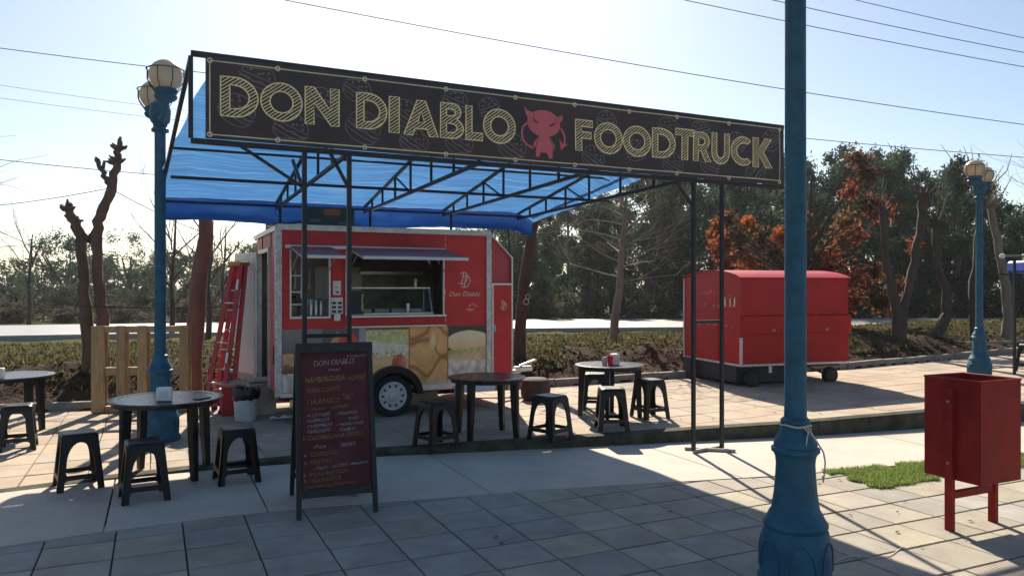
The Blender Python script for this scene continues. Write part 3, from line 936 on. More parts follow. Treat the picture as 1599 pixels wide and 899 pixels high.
dpoly(dd, [(.71, .745), (.57, .67), (.61, .65), (.70, .69)], 0.0055)
drib(dd, [(.36, .43), (.31, .30), (.29, .20)], 0.006, 0.0055)
drib(dd, [(.59, .43), (.65, .30), (.67, .20)], 0.006, 0.0055)
drib(dd, [(.15, .93), (.25, .90), (.27, .82), (.20, .765)], 0.005, 0.0055)
drib(dd, [(.80, .87), (.74, .87), (.72, .79), (.77, .735)], 0.005, 0.0055)
dd.build('devil_lines', 'devil_dark', banner)['kind'] = 'stuff'

# ------------------------------------------------------------------ printed text helper
def text_faces(s, size, shear=0.0, spacing=1.0):
    cu = bpy.data.curves.new('t', 'FONT')
    cu.body = s; cu.size = size; cu.shear = shear; cu.space_character = spacing
    cu.resolution_u = 3
    ob = bpy.data.objects.new('t', cu)
    COL.objects.link(ob)
    bpy.context.view_layer.update()
    me = ob.evaluated_get(bpy.context.evaluated_depsgraph_get()).to_mesh()
    vs = [(v.co.x, v.co.y) for v in me.vertices]; fs = [tuple(p.vertices) for p in me.polygons]
    bpy.data.objects.remove(ob); bpy.data.curves.remove(cu)
    return vs, fs
def put_text(mb, s, size, fr, shear=0.0, width=None, spacing=1.0, jitter=0.0):
    vs, fs = text_faces(s, size, shear, spacing)
    if not vs: return
    x1 = max(v[0] for v in vs) or 1
    k = (width / x1) if width else 1.0
    mb.add([fr(v[0] * k, v[1] + jitter * noise.noise(Vector((v[0] * 30, v[1] * 30, 0)))) for v in vs], fs)

# ------------------------------------------------------------------ food trailer
T0 = Vector((-2.72, 8.96, 0))
truck = thing('food_trailer', 'red food trailer with two serving hatches and food pictures under the canopy', 'food trailer', T0, TH)
LN, WD, ZB, ZT = 2.65, 2.05, 0.39, 2.37
def tb(name, c, s, m, ch=0.0, parent=truck):
    q = MB(); q.box(c, s, ch=ch); return q.build(name, m, parent)
# front wall with the two hatch openings
W1 = (0.13, 0.585, 1.30, 2.10); W2 = (0.785, 2.03, 1.30, 2.09)
def rect(a, b, c, d): return [(a, c), (b, c), (b, d), (a, d)]
WELL = (1.366, 0.40, 0.31)
q = MB()
outline = [(0, ZB), (WELL[0] - WELL[2], ZB)] + [(WELL[0] - WELL[2] * math.cos(R(a)), ZB + 0.02 + (WELL[2] - .04) * math.sin(R(a))) for a in range(10, 180, 17)] + [(WELL[0] + WELL[2], ZB), (LN, ZB), (LN, ZT), (0, ZT)]
q.prism([outline, rect(*W1), rect(*W2)], 0.04, lambda x, y, d: (x, d, y))
q.build('front_wall', 'red', truck)
tb('back_wall', (LN / 2, WD - .02, (ZB + ZT) / 2), (LN, 0.04, ZT - ZB), 'red')
inner = tb('inner_wall', (LN / 2, WD - .06, (ZB + ZT) / 2), (LN - .1, 0.03, ZT - ZB - .1), 'inner')
tb('roof', (LN / 2, WD / 2, ZT + .012), (LN + .02, WD + .02, 0.03), 'whitepanel')
tb('inner_end', (LN - .03, WD / 2, (ZB + ZT) / 2), (.03, WD - .10, ZT - ZB - .04), 'dark')
tb('ceiling', (LN / 2, WD / 2, ZT - .03), (LN - .1, WD - .1, 0.02), 'dark')
tb('floor', (LN / 2, WD / 2, ZB + .02), (LN - .02, WD - .02, 0.05), 'dark')
# end wall with door opening
q = MB()
q.prism([rect(0.04, WD - .04, ZB, ZT), rect(0.70, 1.72, ZB + .02, 2.12)], 0.04, lambda x, y, d: (d, x, y))
q.build('end_wall', 'red_nose', truck)
for y_ in (0.72, 1.70):
    tb('door_frame', (-0.006, y_, 1.26), (0.05, 0.04, 1.72), 'alu')
tb('door_frame', (-0.006, 1.21, 2.13), (0.05, 1.02, 0.05), 'alu')
# open door leaf, swung back past the rear corner
dd_ = Vector((-0.27, 0.963, 0)).normalized(); dn = Vector((-dd_.y, dd_.x, 0))
hinge = Vector((-0.035, 1.73, 0))
def leaf(name, a, b, z0, z1, th, off, m, par):
    q = MB(); q.bar(hinge + dd_ * a + dn * off + Vector((0, 0, (z0 + z1) / 2)), hinge + dd_ * b + dn * off + Vector((0, 0, (z0 + z1) / 2)), th, z1 - z0, ch=.004)
    return q.build(name, m, par)
door = leaf('door', 0.0, 0.78, 0.36, 2.14, 0.035, 0.0, 'alu', truck)
leaf('door_panel', 0.06, 0.72, 0.46, 2.05, 0.012, 0.019, 'whitepanel', door)
leaf('door_panel', 0.06, 0.72, 0.46, 2.05, 0.012, -0.019, 'whitepanel', door)
for z in (0.55, 1.25, 1.95):
    leaf('hinge', -0.03, 0.05, z - .05, z + .05, 0.05, 0.0, 'alu', door)
tb('inner_curtain', (0.09, 0.98, 1.25), (0.02, 0.50, 1.6), 'inner')
# corner strips and roof edge
tb('corner_strip', (-0.004, 0.018, (ZB + ZT) / 2), (0.075, 0.062, ZT - ZB + .02), 'checker')
tb('corner_strip', (LN + 0.012, 0.012, (ZB + ZT) / 2), (0.07, 0.06, ZT - ZB + .02), 'checker')
tb('roof_edge', (LN / 2, -0.008, ZT - .012), (LN + .02, 0.03, 0.055), 'alu')
tb('roof_edge', (-0.012, WD / 2, ZT - .012), (0.03, WD, 0.055), 'alu')
tb('lower_edge', (2.10, -0.006, ZB + .005), (0.76, 0.03, 0.07), 'alu')
tb('lower_edge', (0.50, -0.006, ZB + .005), (0.96, 0.03, 0.05), 'alu')
tb('lower_edge', (2.45, -0.05, ZB - .04), (0.55, 0.05, 0.085), 'bucket')
tb('chassis', (LN / 2, 0.35, ZB - .05), (LN - .1, 0.06, 0.09), 'steel')
tb('chassis', (LN / 2, WD - .35, ZB - .05), (LN - .1, 0.06, 0.09), 'steel')
tb('rear_lamp', (-0.035, 0.10, 0.86), (0.03, 0.05, 0.22), 'blackpl', 0.006)
for k, (a, b) in enumerate(((0.35, 0.9), (1.0, 1.9))):
    tb('end_trim', (-0.003, (a + b) / 2, 2.235), (0.012, 0.012, 0.19), 'blackpl')
tb('marker_lamp', (-0.012, 0.14, 2.22), (0.02, 0.05, 0.05), 'ink', 0.008)
# sloping nose section with its small side door
q = MB()
NX = 0.385
side = [(LN + .03, ZB), (LN + NX, ZB), (LN + NX, 2.05), (LN + .03, ZT - .01)]
q.prism([side], WD - .14, lambda x, y, d: (x, 0.03 + 0.06 * max(0, (x - LN)) / NX + d, y))
q.build('nose', 'red_nose', truck)
for c, s in (((LN + .075, 0.018, 1.05), (0.022, 0.03, 1.28)), ((LN + .215, 0.032, 1.70), (0.30, 0.03, 0.025)), ((LN + NX - .006, 0.065, 1.22), (0.02, 0.03, 1.66))):
    tb('nose_trim', c, s, 'alu')
nd = tb('nose_door', (LN + .225, 0.040, 1.05), (0.265, 0.022, 1.26), 'red', 0.003)
tb('latch', (LN + .105, 0.012, 1.12), (0.02, 0.03, 0.09), 'alu', 0.004, nd)
q = MB(); q.bar((LN + .02, .005, ZT - .0), (LN + NX, 0.06, 2.045), 0.03, 0.02); q.build('nose_trim', 'checker', truck)
# hatch frames
def hatch(w):
    a, b, z0, z1 = w
    for c, s in (((a, -.004, (z0 + z1) / 2), (.018, .055, z1 - z0)), ((b, -.004, (z0 + z1) / 2), (.018, .055, z1 - z0)), (((a + b) / 2, -.006, z0), (b - a + .02, .06, .022))):
        tb('hatch_frame', c, s, 'alu')
hatch(W1); hatch(W2)
tb('counter_sill', ((W2[0] + W2[1]) / 2, -0.05, 1.305), (W2[1] - W2[0] + .02, 0.13, 0.02), 'alu')
tb('hinge_rail', (1.06, -0.025, 2.135), (1.98, 0.05, 0.035), 'whitepanel', 0.004)
tb('shelf_rail', (1.42, -0.02, 1.175), (1.28, 0.045, 0.018), 'alu')
for a, b in ((0.13, 0.60), (0.80, 2.05)):
    q = MB(); d0 = 0.80
    q.add([(a, -.05, 2.122), (b, -.05, 2.122), (b, -d0, 1.985), (a, -d0, 1.985), (a, -.05, 2.138), (b, -.05, 2.138), (b, -d0, 2.0), (a, -d0, 2.0)],
          [(0, 1, 2, 3), (4, 7, 6, 5), (0, 4, 5, 1), (1, 5, 6, 2), (2, 6, 7, 3), (3, 7, 4, 0)])
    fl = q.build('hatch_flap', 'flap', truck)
    tb('flap_edge', ((a + b) / 2, -d0 - .008, 1.990), (b - a + .01, 0.02, 0.035), 'whitepanel', 0.003, fl)
    for x in (a + .01, b - .01):
        q = MB(); q.bar((x, -.055, 2.125), (x, -d0, 1.985), 0.02, 0.022); q.build('flap_edge', 'whitepanel', fl)
    for x in (a + .02, b - .02):
        q = MB(); q.tube([(x, -.02, 1.86), (x, -.45, 2.04)], 0.007, 6); q.build('gas_strut', 'alu', fl)
# rivets line and small notices
q = MB()
for z in (0.6, 0.9, 1.25, 1.6, 2.2, 2.28): q.box((2.06, -.003, z), (.006, .006, .05))
q.build('panel_seam', 'whitepanel', truck)
n1_ = tb('notice', (0.676, -0.004, 1.65), (0.095, 0.006, 0.17), 'white')
q = MB(); q.box((.67, -.009, 1.66), (.03, .003, .008)); q.box((.68, -.009, 1.60), (.03, .003, .02)); q.build('notice_print', 'ink', n1_)
n2_ = tb('notice', (0.676, -0.004, 1.435), (0.14, 0.006, 0.20), 'white')
q = MB()
for a in (-.035, .035):
    for z in (1.37, 1.42, 1.47): q.box((.676 + a, -.009, z), (.045, .003, .028))
q.build('notice_print', 'ink', n2_)
tb('card_terminal', (0.676, -0.02, 1.30), (0.08, 0.04, 0.10), 'alu', 0.008)
# logo: two interlaced Ds, with the name below
def tf_(x, y, l=0.003): return Vector((x, -l, y))
def logo(name, cx, cz, k, m, par, lift):
    q = MB()
    f = lambda x, y, l=0: Vector((cx + (x + y * .18) * k, -lift, cz + y * k))
    for ox, oy in ((-.16, .16), (.16, -.16)):
        ribbon(q, [(ox - .05, oy - .52), (ox - .05, oy + .52)], .09, False, 0, f)
        ribbon(q, [(p[0] + ox, p[1] + oy) for p in arc(-.05, 0, .5, .56, 130, -130, 24)], .075, False, 0, f)
        ribbon(q, [(ox - .22, oy - .52), (ox + .1, oy - .52)], .05, False, 0, f)
    return q.build(name, m, par)
logo('logo', 2.32, 1.755, 0.135, 'cream', truck, 0.004)
logo('logo', LN + .235, 1.42, 0.085, 'cream', nd, -0.027)
q = MB(); put_text(q, 'Don Diablo', 0.085, lambda x, y: (2.10 + x, -0.004, 1.545 + y), 0.32, 0.44)
q.build('logo_text', 'cream', truck)
q = MB()
q.box((2.40, -.004, 1.375), (.11, .002, .009)); q.box((2.40, -.004, 1.355), (.06, .002, .005))
put_text(q, 'P', 0.06, lambda x, y: (2.375 + x, -0.004, 1.395 + y), 0.2)
for k in range(4): q.bar((2.42 + .02 * k, -.004, 1.44 - .012 * k), (2.44 + .022 * k, -.004, 1.455 - .012 * k), .002, .006)
q.build('sticker', 'cream', truck)
# food pictures printed along the lower wall
def lerp(a, b, t): return tuple(a[i] + (b[i] - a[i]) * max(0, min(1, t)) for i in range(3))
def nz(x, y, s, k=0): return noise.noise(Vector((x * s, y * s, k)))
def pic_a(x, y):
    c = lerp((.10, .10, .11), (.22, .23, .25), y * 1.6 - .9)
    if y < .60 + .04 * nz(x, 0, 3): c = lerp((.42, .24, .13), (.55, .36, .22), nz(x, y, 9) + .4)
    if y < .42 + .05 * nz(x, 1, 5): c = lerp((.10, .05, .035), (.26, .13, .08), nz(x, y, 14) + .4)
    if y < .30 + .05 * nz(x, 2, 4): c = lerp((.30, .31, .33), (.55, .55, .55), nz(x, y, 7) + .5)
    return c
def pic_b(x, y):
    c = lerp((.025, .027, .03), (.09, .09, .10), y)
    if abs(x - .35) + abs(y - .72) * .9 < .22: c = (.46, .27, .16)
    if abs(x - .60) * .8 + abs(y - .80) < .20: c = (.50, .06, .05)
    if y < .5: c = lerp((.46, .30, .16), (.30, .14, .07), nz(x, y, 6) + .5)
    if x > .84: c = (.03, .03, .035) if (y - .6) < (x - .84) * 1.2 else (.30, .31, .34)
    return c
def pic_c(x, y):
    c = lerp((.62, .38, .20), (.72, .50, .30), nz(x, y, 4) + .4)
    if y > .42 - .15 * x: c = lerp((.66, .45, .28), (.55, .33, .18), (y - .4) * 4)
    if y > .55 - .05 * x + .05 * nz(x, 0, 5): c = lerp((.50, .52, .48), (.62, .64, .60), nz(x, y, 12) + .5)
    if y > .80 - .1 * x + .06 * nz(x, 3, 7): c = lerp((.36, .42, .16), (.56, .58, .34), nz(x, y, 15) + .5)
    if .50 < y < .60 and nz(x, y, 20) > .1: c = (.30, .36, .12)
    if (x - .78) ** 2 / .030 + (y - .40) ** 2 / .022 < 1: c = lerp((.32, .07, .04), (.55, .22, .14), (x - .7) * 4 + nz(x, y, 8))
    if (y > .96): c = (.12, .13, .10)
    if y < .26 and (x - .45) ** 2 + (y + .2) ** 2 < .2: c = lerp((.70, .48, .28), (.52, .30, .15), (y) * 4)
    return c
def pic_d(x, y):
    wx = x + .10 * nz(x, y, 3.1, 5); wy = y + .08 * nz(x, y, 2.7, 9)
    c = lerp((.46, .24, .08), (.66, .43, .20), .55 + .55 * nz(wx, wy, 4) + .25 * nz(x, y, 16))
    for f0, sl, k in ((.66, -.35, .5), (.30, .18, .9), (.92, .10, .4)):
        d = abs(wy - f0 - sl * (wx - .5) - .10 * math.sin(wx * 7 + k * 9))
        if d < .07: c = lerp((.27, .105, .03), c, d / .07)
    if ((wx - .58) / .13) ** 2 + ((wy - .74) / .16) ** 2 < 1: c = lerp((.74, .58, .36), c, ((wx - .58) / .13) ** 2 + ((wy - .74) / .16) ** 2)
    if x < .03 or x > .97: c = (.28, .12, .04)
    if y < .10: c = lerp((.45, .42, .36), c, (y + nz(x, 0, 8) * .05) * 10)
    return c
def pic_e(x, y):
    c = (.045, .045, .04)
    if (x - .55) ** 2 / .36 + (y - .72) ** 2 / .040 < 1: c = lerp((.58, .40, .22), (.74, .60, .42), (y - .55) * 4 + nz(x, y, 5) * .4)
    if y < .60 + .07 * (x - .5) + .03 * nz(x, 0, 9): c = lerp((.30, .32, .10), (.55, .48, .28), nz(x, y, 12) + .4)
    if y < .50 + .10 * (x - .5) + .04 * nz(x, 4, 9): c = lerp((.50, .32, .20), (.60, .44, .30), nz(x, y, 6) + .5)
    if y < .40 + .05 * nz(x, 2, 6): c = lerp((.34, .33, .31), (.66, .65, .62), .5 + nz(x, y, 7))
    return c
for f, a, b in ((pic_a, 0.04, 0.50), (pic_b, 0.50, 1.03), (pic_c, 1.03, 1.57), (pic_d, 1.57, 2.10), (pic_e, 2.10, 2.62)):
    n_, m_ = 84, 96
    vs, ts, qs, idx = [], [], [], {}
    for j in range(m_ + 1):
        for i in range(n_ + 1):
            x, z = a + (b - a) * i / n_, ZB + .035 + (1.16 - ZB - .035) * j / m_
            vs.append((x, -0.0035, z)); ts.append(tuple(min(.9, w_ * k_) for w_, k_ in zip((1.45, 1.2, 1.0), f(i / n_, j / m_))))
    for j in range(m_):
        for i in range(n_):
            x, z = a + (b - a) * (i + .5) / n_, ZB + .035 + (1.16 - ZB - .035) * (j + .5) / m_
            if math.hypot(x - WELL[0], z - ZB) < .292: continue
            k = j * (n_ + 1) + i
            qs.append((k, k + 1, k + n_ + 2, k + n_ + 1))
    np_mesh('food_picture', np.array(vs), np.array(qs), np.array(ts), M['print'], truck)
# wheel and mudguard
AX = Matrix.Rotation(R(90), 3, 'X')
def wheel(cx, cy, z, r, wd, par, rimr, rm='rim'):
    t = MB()
    t.lathe([(rimr, -wd / 2 + .01), (r * .82, -wd / 2), (r * .95, -wd / 2 + .012), (r, -wd / 2 + .035), (r, wd / 2 - .035), (r * .95, wd / 2 - .012), (r * .82, wd / 2), (rimr, wd / 2 - .01)], 40, (cx, cy, z), axis=AX)
    wh = t.build('wheel', 'tyre', par, True)
    s = MB()
    s.lathe([(rimr + .004, wd / 2 - .014), (rimr + .004, wd / 2 + .004), (rimr - .012, wd / 2 + .004), (rimr - .020, wd / 2 - .006), (rimr * .80, wd / 2 - .008), (rimr * .62, wd / 2 - .004), (rimr * .46, wd / 2 - .002), (rimr * .36, wd / 2 - .002), (rimr * .32, wd / 2 + .012), (rimr * .05, wd / 2 + .018)], 32, (cx, cy, z), axis=AX)
    s.build('rim', rm, wh, True)
    h = MB()
    for k in range(10):
        a = 2 * math.pi * k / 10
        h.box((cx + math.cos(a) * rimr * .74, cy - wd / 2 + .004, z + math.sin(a) * rimr * .72), (.036, .012, .022), Matrix.Rotation(-a, 3, 'Y'))
    h.build('vent_hole', 'ink', wh)
    return wh
wheel(1.366, 0.06, 0.315, 0.262, 0.165, truck, 0.172)
wheel(1.366, WD - .06, 0.315, 0.262, 0.165, truck, 0.172)
q = MB()
n_ = 22; vs, fs = [], []
for k in range(n_ + 1):
    a = R(178 - 176 * k / n_)
    for r_, y in ((0.285, -0.11), (0.365, -0.11), (0.365, 0.10), (0.285, 0.10)):
        vs.append((1.366 + r_ * math.cos(a), y, 0.325 + r_ * math.sin(a)))
for k in range(n_):
    for j in range(4): fs.append((4 * k + j, 4 * k + (j + 1) % 4, 4 * k + 4 + (j + 1) % 4, 4 * k + 4 + j))
fs += [(0, 1, 2, 3), (4 * n_ + 3, 4 * n_ + 2, 4 * n_ + 1, 4 * n_)]
q.add(vs, fs); q.build('mudguard', 'blackpl', truck, True, angle=30)
tb('wheel_well', (1.366, 0.22, 0.55), (0.66, 0.03, 0.36), 'ink')
# drawbar, coupling and jockey wheel
q = MB(); q.bar((LN + .3, .65, .42), (LN + .95, WD / 2, .42), .05, .06); q.bar((LN + .3, WD - .65, .42), (LN + .95, WD / 2, .42), .05, .06)
q.build('drawbar', 'alu', truck)
q = MB(); q.bar((LN + .86, WD / 2, .45), (LN + 1.16, WD / 2, .45), .09, .08, ch=.02); q.bar((LN + .95, WD / 2 - .02, .50), (LN + 1.22, WD / 2 - .02, .58), .03, .03)
q.build('coupling', 'alu', truck)
q = MB(); q.tube([(LN + .74, WD / 2 - .12, .16), (LN + .74, WD / 2 - .12, .70)], .025, 10); q.tube([(LN + .74, WD / 2 - .12, .70), (LN + .66, WD / 2 - .14, .78)], .010, 6)
q.build('jack', 'alu', truck)
q = MB(); q.tube([(LN + .55, .6, .47), (LN + .7, .58, .40), (LN + .85, .7, .30), (LN + .95, .8, .25)], .012, 6); q.build('cable', 'ink', truck)

# interior: things that stand inside
def on_truck(x, y, z): p = T0 + U * x + V * y; return (p.x, p.y, z)
dc = thing('display_counter', 'glass fronted display counter in the wide serving hatch', 'display case', on_truck(0.84, 0.09, 1.315), TH)
q = MB(); q.box((.545, .19, .012), (1.10, .36, .024)); q.build('tray', 'alu', dc)
q = MB(); q.box((.545, .24, .335), (1.08, .26, .016)); q.build('top', 'alu', dc)
for x in (.01, 1.08):
    q = MB(); q.bar((x, .02, .02), (x - .01, .12, .335), .014, .014); q.bar((x, .36, .02), (x, .36, .335), .014, .014); q.build('frame', 'alu', dc)
q = MB(); q.add([(.01, .022, .024), (1.08, .022, .024), (1.07, .12, .328), (.0, .12, .328), (.01, .028, .024), (1.08, .028, .024), (1.07, .126, .328), (.0, .126, .328)],
                [(0, 1, 2, 3), (7, 6, 5, 4), (0, 4, 5, 1), (1, 5, 6, 2), (2, 6, 7, 3), (3, 7, 4, 0)]); q.build('glass_front', 'glass', dc)
for k in range(4):
    q = MB(); q.box((.22 + .22 * k, .2, .05), (.19, .22, .05), ch=.006); q.build('food_tray', 'inner', dc)
def lathe_thing(name, label, cat, prof, m, loc, n=20):
    q = MB(); q.lathe(prof, n); o = q.build(name, m, None, True); o.location = loc; return tag(o, label, cat)
lathe_thing('steel_cup', 'small steel cup standing inside the glass display counter', 'cup', [(.018, 0), (.022, .0), (.024, .11), (.020, .11), (.018, .01)], 'alu', on_truck(1.60, 0.12, 1.345))
lathe_thing('steel_canister', 'narrow steel canister on top of the display counter', 'canister', [(.02, 0), (.025, .0), (.025, .10), (.018, .115)], 'alu', on_truck(1.78, 0.36, 1.66))
lathe_thing('cooking_pot', 'dark cooking pot behind the narrow left hatch', 'pot', [(.0, 0), (.14, 0), (.15, .02), (.15, .19), (.16, .20), (.145, .2), (.14, .03)], 'inner', on_truck(.42, .38, 1.32))
for k in range(3):
    lathe_thing('sauce_bottle', ['slim steel bottle nearest the pot in the narrow hatch', 'middle one of three slim bottles in the narrow hatch', 'rightmost one of three slim bottles in the narrow hatch'][k], 'bottle',
                [(.0, 0), (.022, 0), (.024, .12), (.012, .15), (.010, .18)], 'alu', on_truck(.40 + .06 * k, .16, 1.32))
sh = thing('shelf_unit', 'grey shelf rack at the left side of the narrow hatch', 'shelf', on_truck(.16, .30, .45), TH)
for z in (.85, 1.0, 1.15, 1.35):
    q = MB(); q.box((.07, .15, z), (.18, .34, .014)); q.build('shelf_board', 'alu', sh)
for x in (0, .15):
    q = MB(); q.box((x, .0, .8), (.014, .014, 1.58)); q.build('shelf_post', 'alu', sh)
cb = thing('wall_cabinet', 'white two door cabinet on the inner wall behind the hatch', 'cabinet', on_truck(.80, 1.60, 1.50), TH)
q = MB(); q.box((.28, .19, .22), (.60, .36, .46)); q.build('carcass', 'whitepanel', cb)
for k in range(2):
    q = MB(); q.box((.13 + .30 * k, .0, .22), (.285, .016, .44), ch=.003); q.build('cabinet_door', 'white', cb)
q = MB(); q.box((1.5, .55, .45), (1.9, .62, .84)); wk = q.build('work_counter', 'inner')
wk.location = on_truck(-.2, .6, .0); wk.rotation_euler = (0, 0, TH)
tag(wk, 'steel worktop inside the food trailer behind the hatches', 'counter')
ds = thing('price_sign', 'small dark sign with yellow writing at the left of the display counter', 'sign', on_truck(.86, .04, 1.32), TH)
q = MB(); q.box((.07, 0, .15), (.17, .012, .28)); q.build('panel', 'ink', ds)
q = MB(); [q.box((.135 + rng.uniform(-.006, .006), -.008, .05 + .024 * k), (rng.uniform(.014, .028), .003, .016)) for k in range(9)]; q.build('lettering', mat('sign_yellow', (.62, .70, .08), .6), ds)
for k, x in enumerate((1.86, 1.99)):
    q = MB(); q.tube([(0, 0, .0), (.012, .0, -.06), (.03, 0, -.10)], [.016, .014, .004], 8); o = q.build('ladle', 'white', None, True)
    o.location = on_truck(x, .10, 2.05); tag(o, ['pale hanging hook left of the pair under the wide flap', 'pale hanging hook right of the pair under the wide flap'][k], 'hook')

hd = thing('extractor_hood', 'dull steel extractor hood at the back of the trailer kitchen', 'hood', on_truck(1.30, 1.35, 1.86), TH)
q = MB(); q.add([(0, 0, 0), (.9, 0, 0), (.9, .6, 0), (0, .6, 0), (.2, .25, .3), (.7, .25, .3), (.7, .6, .3), (.2, .6, .3)], [(0, 1, 2, 3), (4, 7, 6, 5), (0, 4, 5, 1), (1, 5, 6, 2), (2, 6, 7, 3), (3, 7, 4, 0)]); q.build('canopy_sheet', 'alu', hd)
q = MB(); q.box((.45, -.01, .0), (.92, .02, .04)); q.build('lip', 'alu', hd)
for k, (x, y, z, s, m, lab) in enumerate(((1.10, .95, .89, (.26, .3, .24), 'inner', 'steel fryer on the worktop behind the display counter'), (1.95, 1.0, .89, (.22, .25, .34), 'whitepanel', 'white appliance on the worktop at the right of the kitchen'), (.28, 1.15, 1.42, (.3, .2, .16), 'card', 'cardboard carton on the kitchen shelf seen in the narrow hatch'))):
    a = thing(['fryer', 'appliance', 'carton'][k], lab, ['fryer', 'appliance', 'carton'][k], on_truck(x, y, z), TH)
    q = MB(); q.box((0, 0, s[2] / 2), s, ch=.012); q.build('case', m, a)
    q = MB(); q.box((0, -s[1] / 2 - .006, s[2] * .7), (s[0] * .6, .012, s[2] * .2), ch=.003); q.build('front_panel', 'ink', a)
for k in range(5):
    lathe_thing('utensil', ['ladle hanging leftmost on the kitchen wall rail', 'second hanging ladle on the kitchen wall rail', 'third hanging ladle on the kitchen wall rail', 'fourth hanging ladle on the kitchen wall rail', 'ladle hanging rightmost on the kitchen wall rail'][k], 'ladle',
                [(.0, 0), (.035, .01), (.045, .05), (.012, .055), (.008, .30)], 'alu', on_truck(.30 + .10 * k, WD - .14, 1.62), 10)
# on the trailer roof
rs = thing('roof_sign', 'dark green sign board with orange print lying up on the trailer roof', 'sign', on_truck(0.36, .35, ZT + .03), TH)
q = MB(); q.box((.30, 0, .125), (.62, .03, .25), ch=.004); q.build('panel', mat('roof_sign_green', (.02, .035, .03), .5, var=.4, scale=5), rs)
q = MB(); q.box((.33, -.018, .19), (.20, .006, .075)); q.build('print_patch', mat('sign_orange', (.34, .085, .03), .6), rs)
for x, z in ((.12, .08), (.48, .06)):
    q = MB(); q.box((x, -.018, z), (.14, .006, .04)); q.build('print_patch', mat('sign_grey', (.10, .10, .09), .6), rs)
q = MB()
vs, fs = [], []
for j in range(9):
    for i in range(13):
        x, y = i / 12 * .75, j / 8 * .5
        vs.append((x, y, .03 + .16 * (i / 12) ** 1.5 + .02 * noise.noise(Vector((x * 7, y * 7, 1)))))
for j in range(8):
    for i in range(12): fs.append((j * 13 + i, j * 13 + i + 1, (j + 1) * 13 + i + 1, (j + 1) * 13 + i))
n0 = len(vs); vs += [(x, y, max(.0, z - .03)) for x, y, z in vs]; fs += [tuple(n0 + k for k in reversed(f)) for f in fs]
q.add(vs, fs); o = q.build('folded_sheet', mat('grey_green_sheet', (.12, .16, .17), .5, var=.3, scale=5), None, True)
o.location = on_truck(-.02, .40, ZT + .03); o.rotation_euler = (0, 0, TH); tag(o, 'folded grey green sheet on the trailer roof beside the roof sign', 'sheet')
q = MB(); q.box((0, 0, .10), (.24, .2, .20), ch=.01); o = q.build('roof_box', mat('brown_box', (.11, .085, .07), .7)); o.location = on_truck(.16, 1.4, ZT + .03); o.rotation_euler = (0, 0, TH)
tag(o, 'small brown box at the rear left corner of the trailer roof', 'box')
# worn block under the drawbar
q = MB(); q.lathe([(.0, 0), (.17, .0), (.205, .06), (.21, .17), (.19, .28), (.16, .30), (.0, .30)], 18); o = q.build('wood_block', 'bark_dark', None, True)
o.location = (0.33, 10.75, zp(.33)); tag(o, 'round dark wood block under the trailer drawbar', 'block')

# ------------------------------------------------------------------ tables and stools
def make_table(dia, h, name='plastic_table'):
    root = thing(name, 'x', 'table')
    r = dia / 2
    q = MB()
    # slatted top: rim ring, boards with narrow gaps, and a skirt below
    q.lathe([(r - .075, h - .018), (r - .01, h - .018), (r, h - .012), (r, h - .002), (r - .008, h), (r - .075, h)], 56)
    q.f = q.f[:-2]; q.mi = q.mi[:-2]
    nn = 56; base = 0
    for k in range(nn): q.f.append((k, (k + 1) % nn, 5 * nn + (k + 1) % nn, 5 * nn + k)); q.mi.append(0)
    top = q.build('table_rim', 'blackpl_top', root, True)
    ri = r - .077
    nb_ = 9; pitch = 2 * ri / nb_
    for k in range(nb_):
        y0, y1 = -ri + k * pitch + .004, -ri + (k + 1) * pitch - .004
        pts = []
        x_at = lambda y: math.sqrt(max(0, ri * ri - y * y))
        lo = [(-x_at(y), y) for y in np.linspace(y0, y1, 6)]; hi = [(x_at(y), y) for y in np.linspace(y1, y0, 6)]
        loop = lo + hi
        clean = [loop[0]]
        for p in loop[1:]:
            if math.hypot(p[0] - clean[-1][0], p[1] - clean[-1][1]) > 1e-4: clean.append(p)
        b = MB(); b.prism([clean], .014, lambda x, y, d: (x, y, h - .002 - d)); b.build('slat', 'blackpl_top', root)
    q = MB(); q.lathe([(r - .03, h - .018), (r - .03, h - .05), (r - .04, h - .05), (r - .04, h - .018)], 40); q.f = q.f[:-2]; q.mi = q.mi[:-2]; q.build('skirt', 'blackpl', root, True)
    for k in range(2):
        c = MB(); a = R(45 + 90 * k); c.bar((-ri * math.cos(a), -ri * math.sin(a), h - .034), (ri * math.cos(a), ri * math.sin(a), h - .034), .03, .028); c.build('cross_rib', 'blackpl', root)
    for k in range(4):
        a = R(45 + 90 * k)
        c_, s_ = math.cos(a), math.sin(a)
        l = MB()
        rot = Matrix.Rotation(a, 3, 'Z')
        vs = []
        for rad, z, hw, hd in ((r * .80, h - .018, .034, .040), (r * .82, h * .5, .031, .034), (r * .86, 0.0, .024, .026)):
            for dx, dy in ((-hd, -hw), (hd, -hw * .8), (hd, hw * .8), (-hd, hw)):
                vs.append(rot @ Vector((rad + dx, dy, z)))
        fs = []
        for t in range(2):
            for j in range(4): fs.append((4 * t + j, 4 * t + (j + 1) % 4, 4 * t + 4 + (j + 1) % 4, 4 * t + 4 + j))
        fs += [(0, 3, 2, 1), (8, 9, 10, 11)]
        l.add(vs, fs); l.build('leg', 'blackpl', root)
    return root
t1 = make_table(0.93, 0.675); t1.location = (-3.02, 6.72, 0.02); t1.rotation_euler = (0, 0, R(12))
tag(t1, 'round black plastic table with a white napkin holder in front of the blue lamp', 'table', 'black plastic tables')
t2 = make_table(0.83, 0.63); t2.location = (-0.27, 8.20, zp(-.27)); t2.rotation_euler = (0, 0, R(18))
tag(t2, 'bare round black plastic table in front of the trailer nose', 'table', 'black plastic tables')
t3 = copy_tree(t2); t3.location = (1.17, 9.20, zp(1.17)); t3.rotation_euler = (0, 0, R(33))
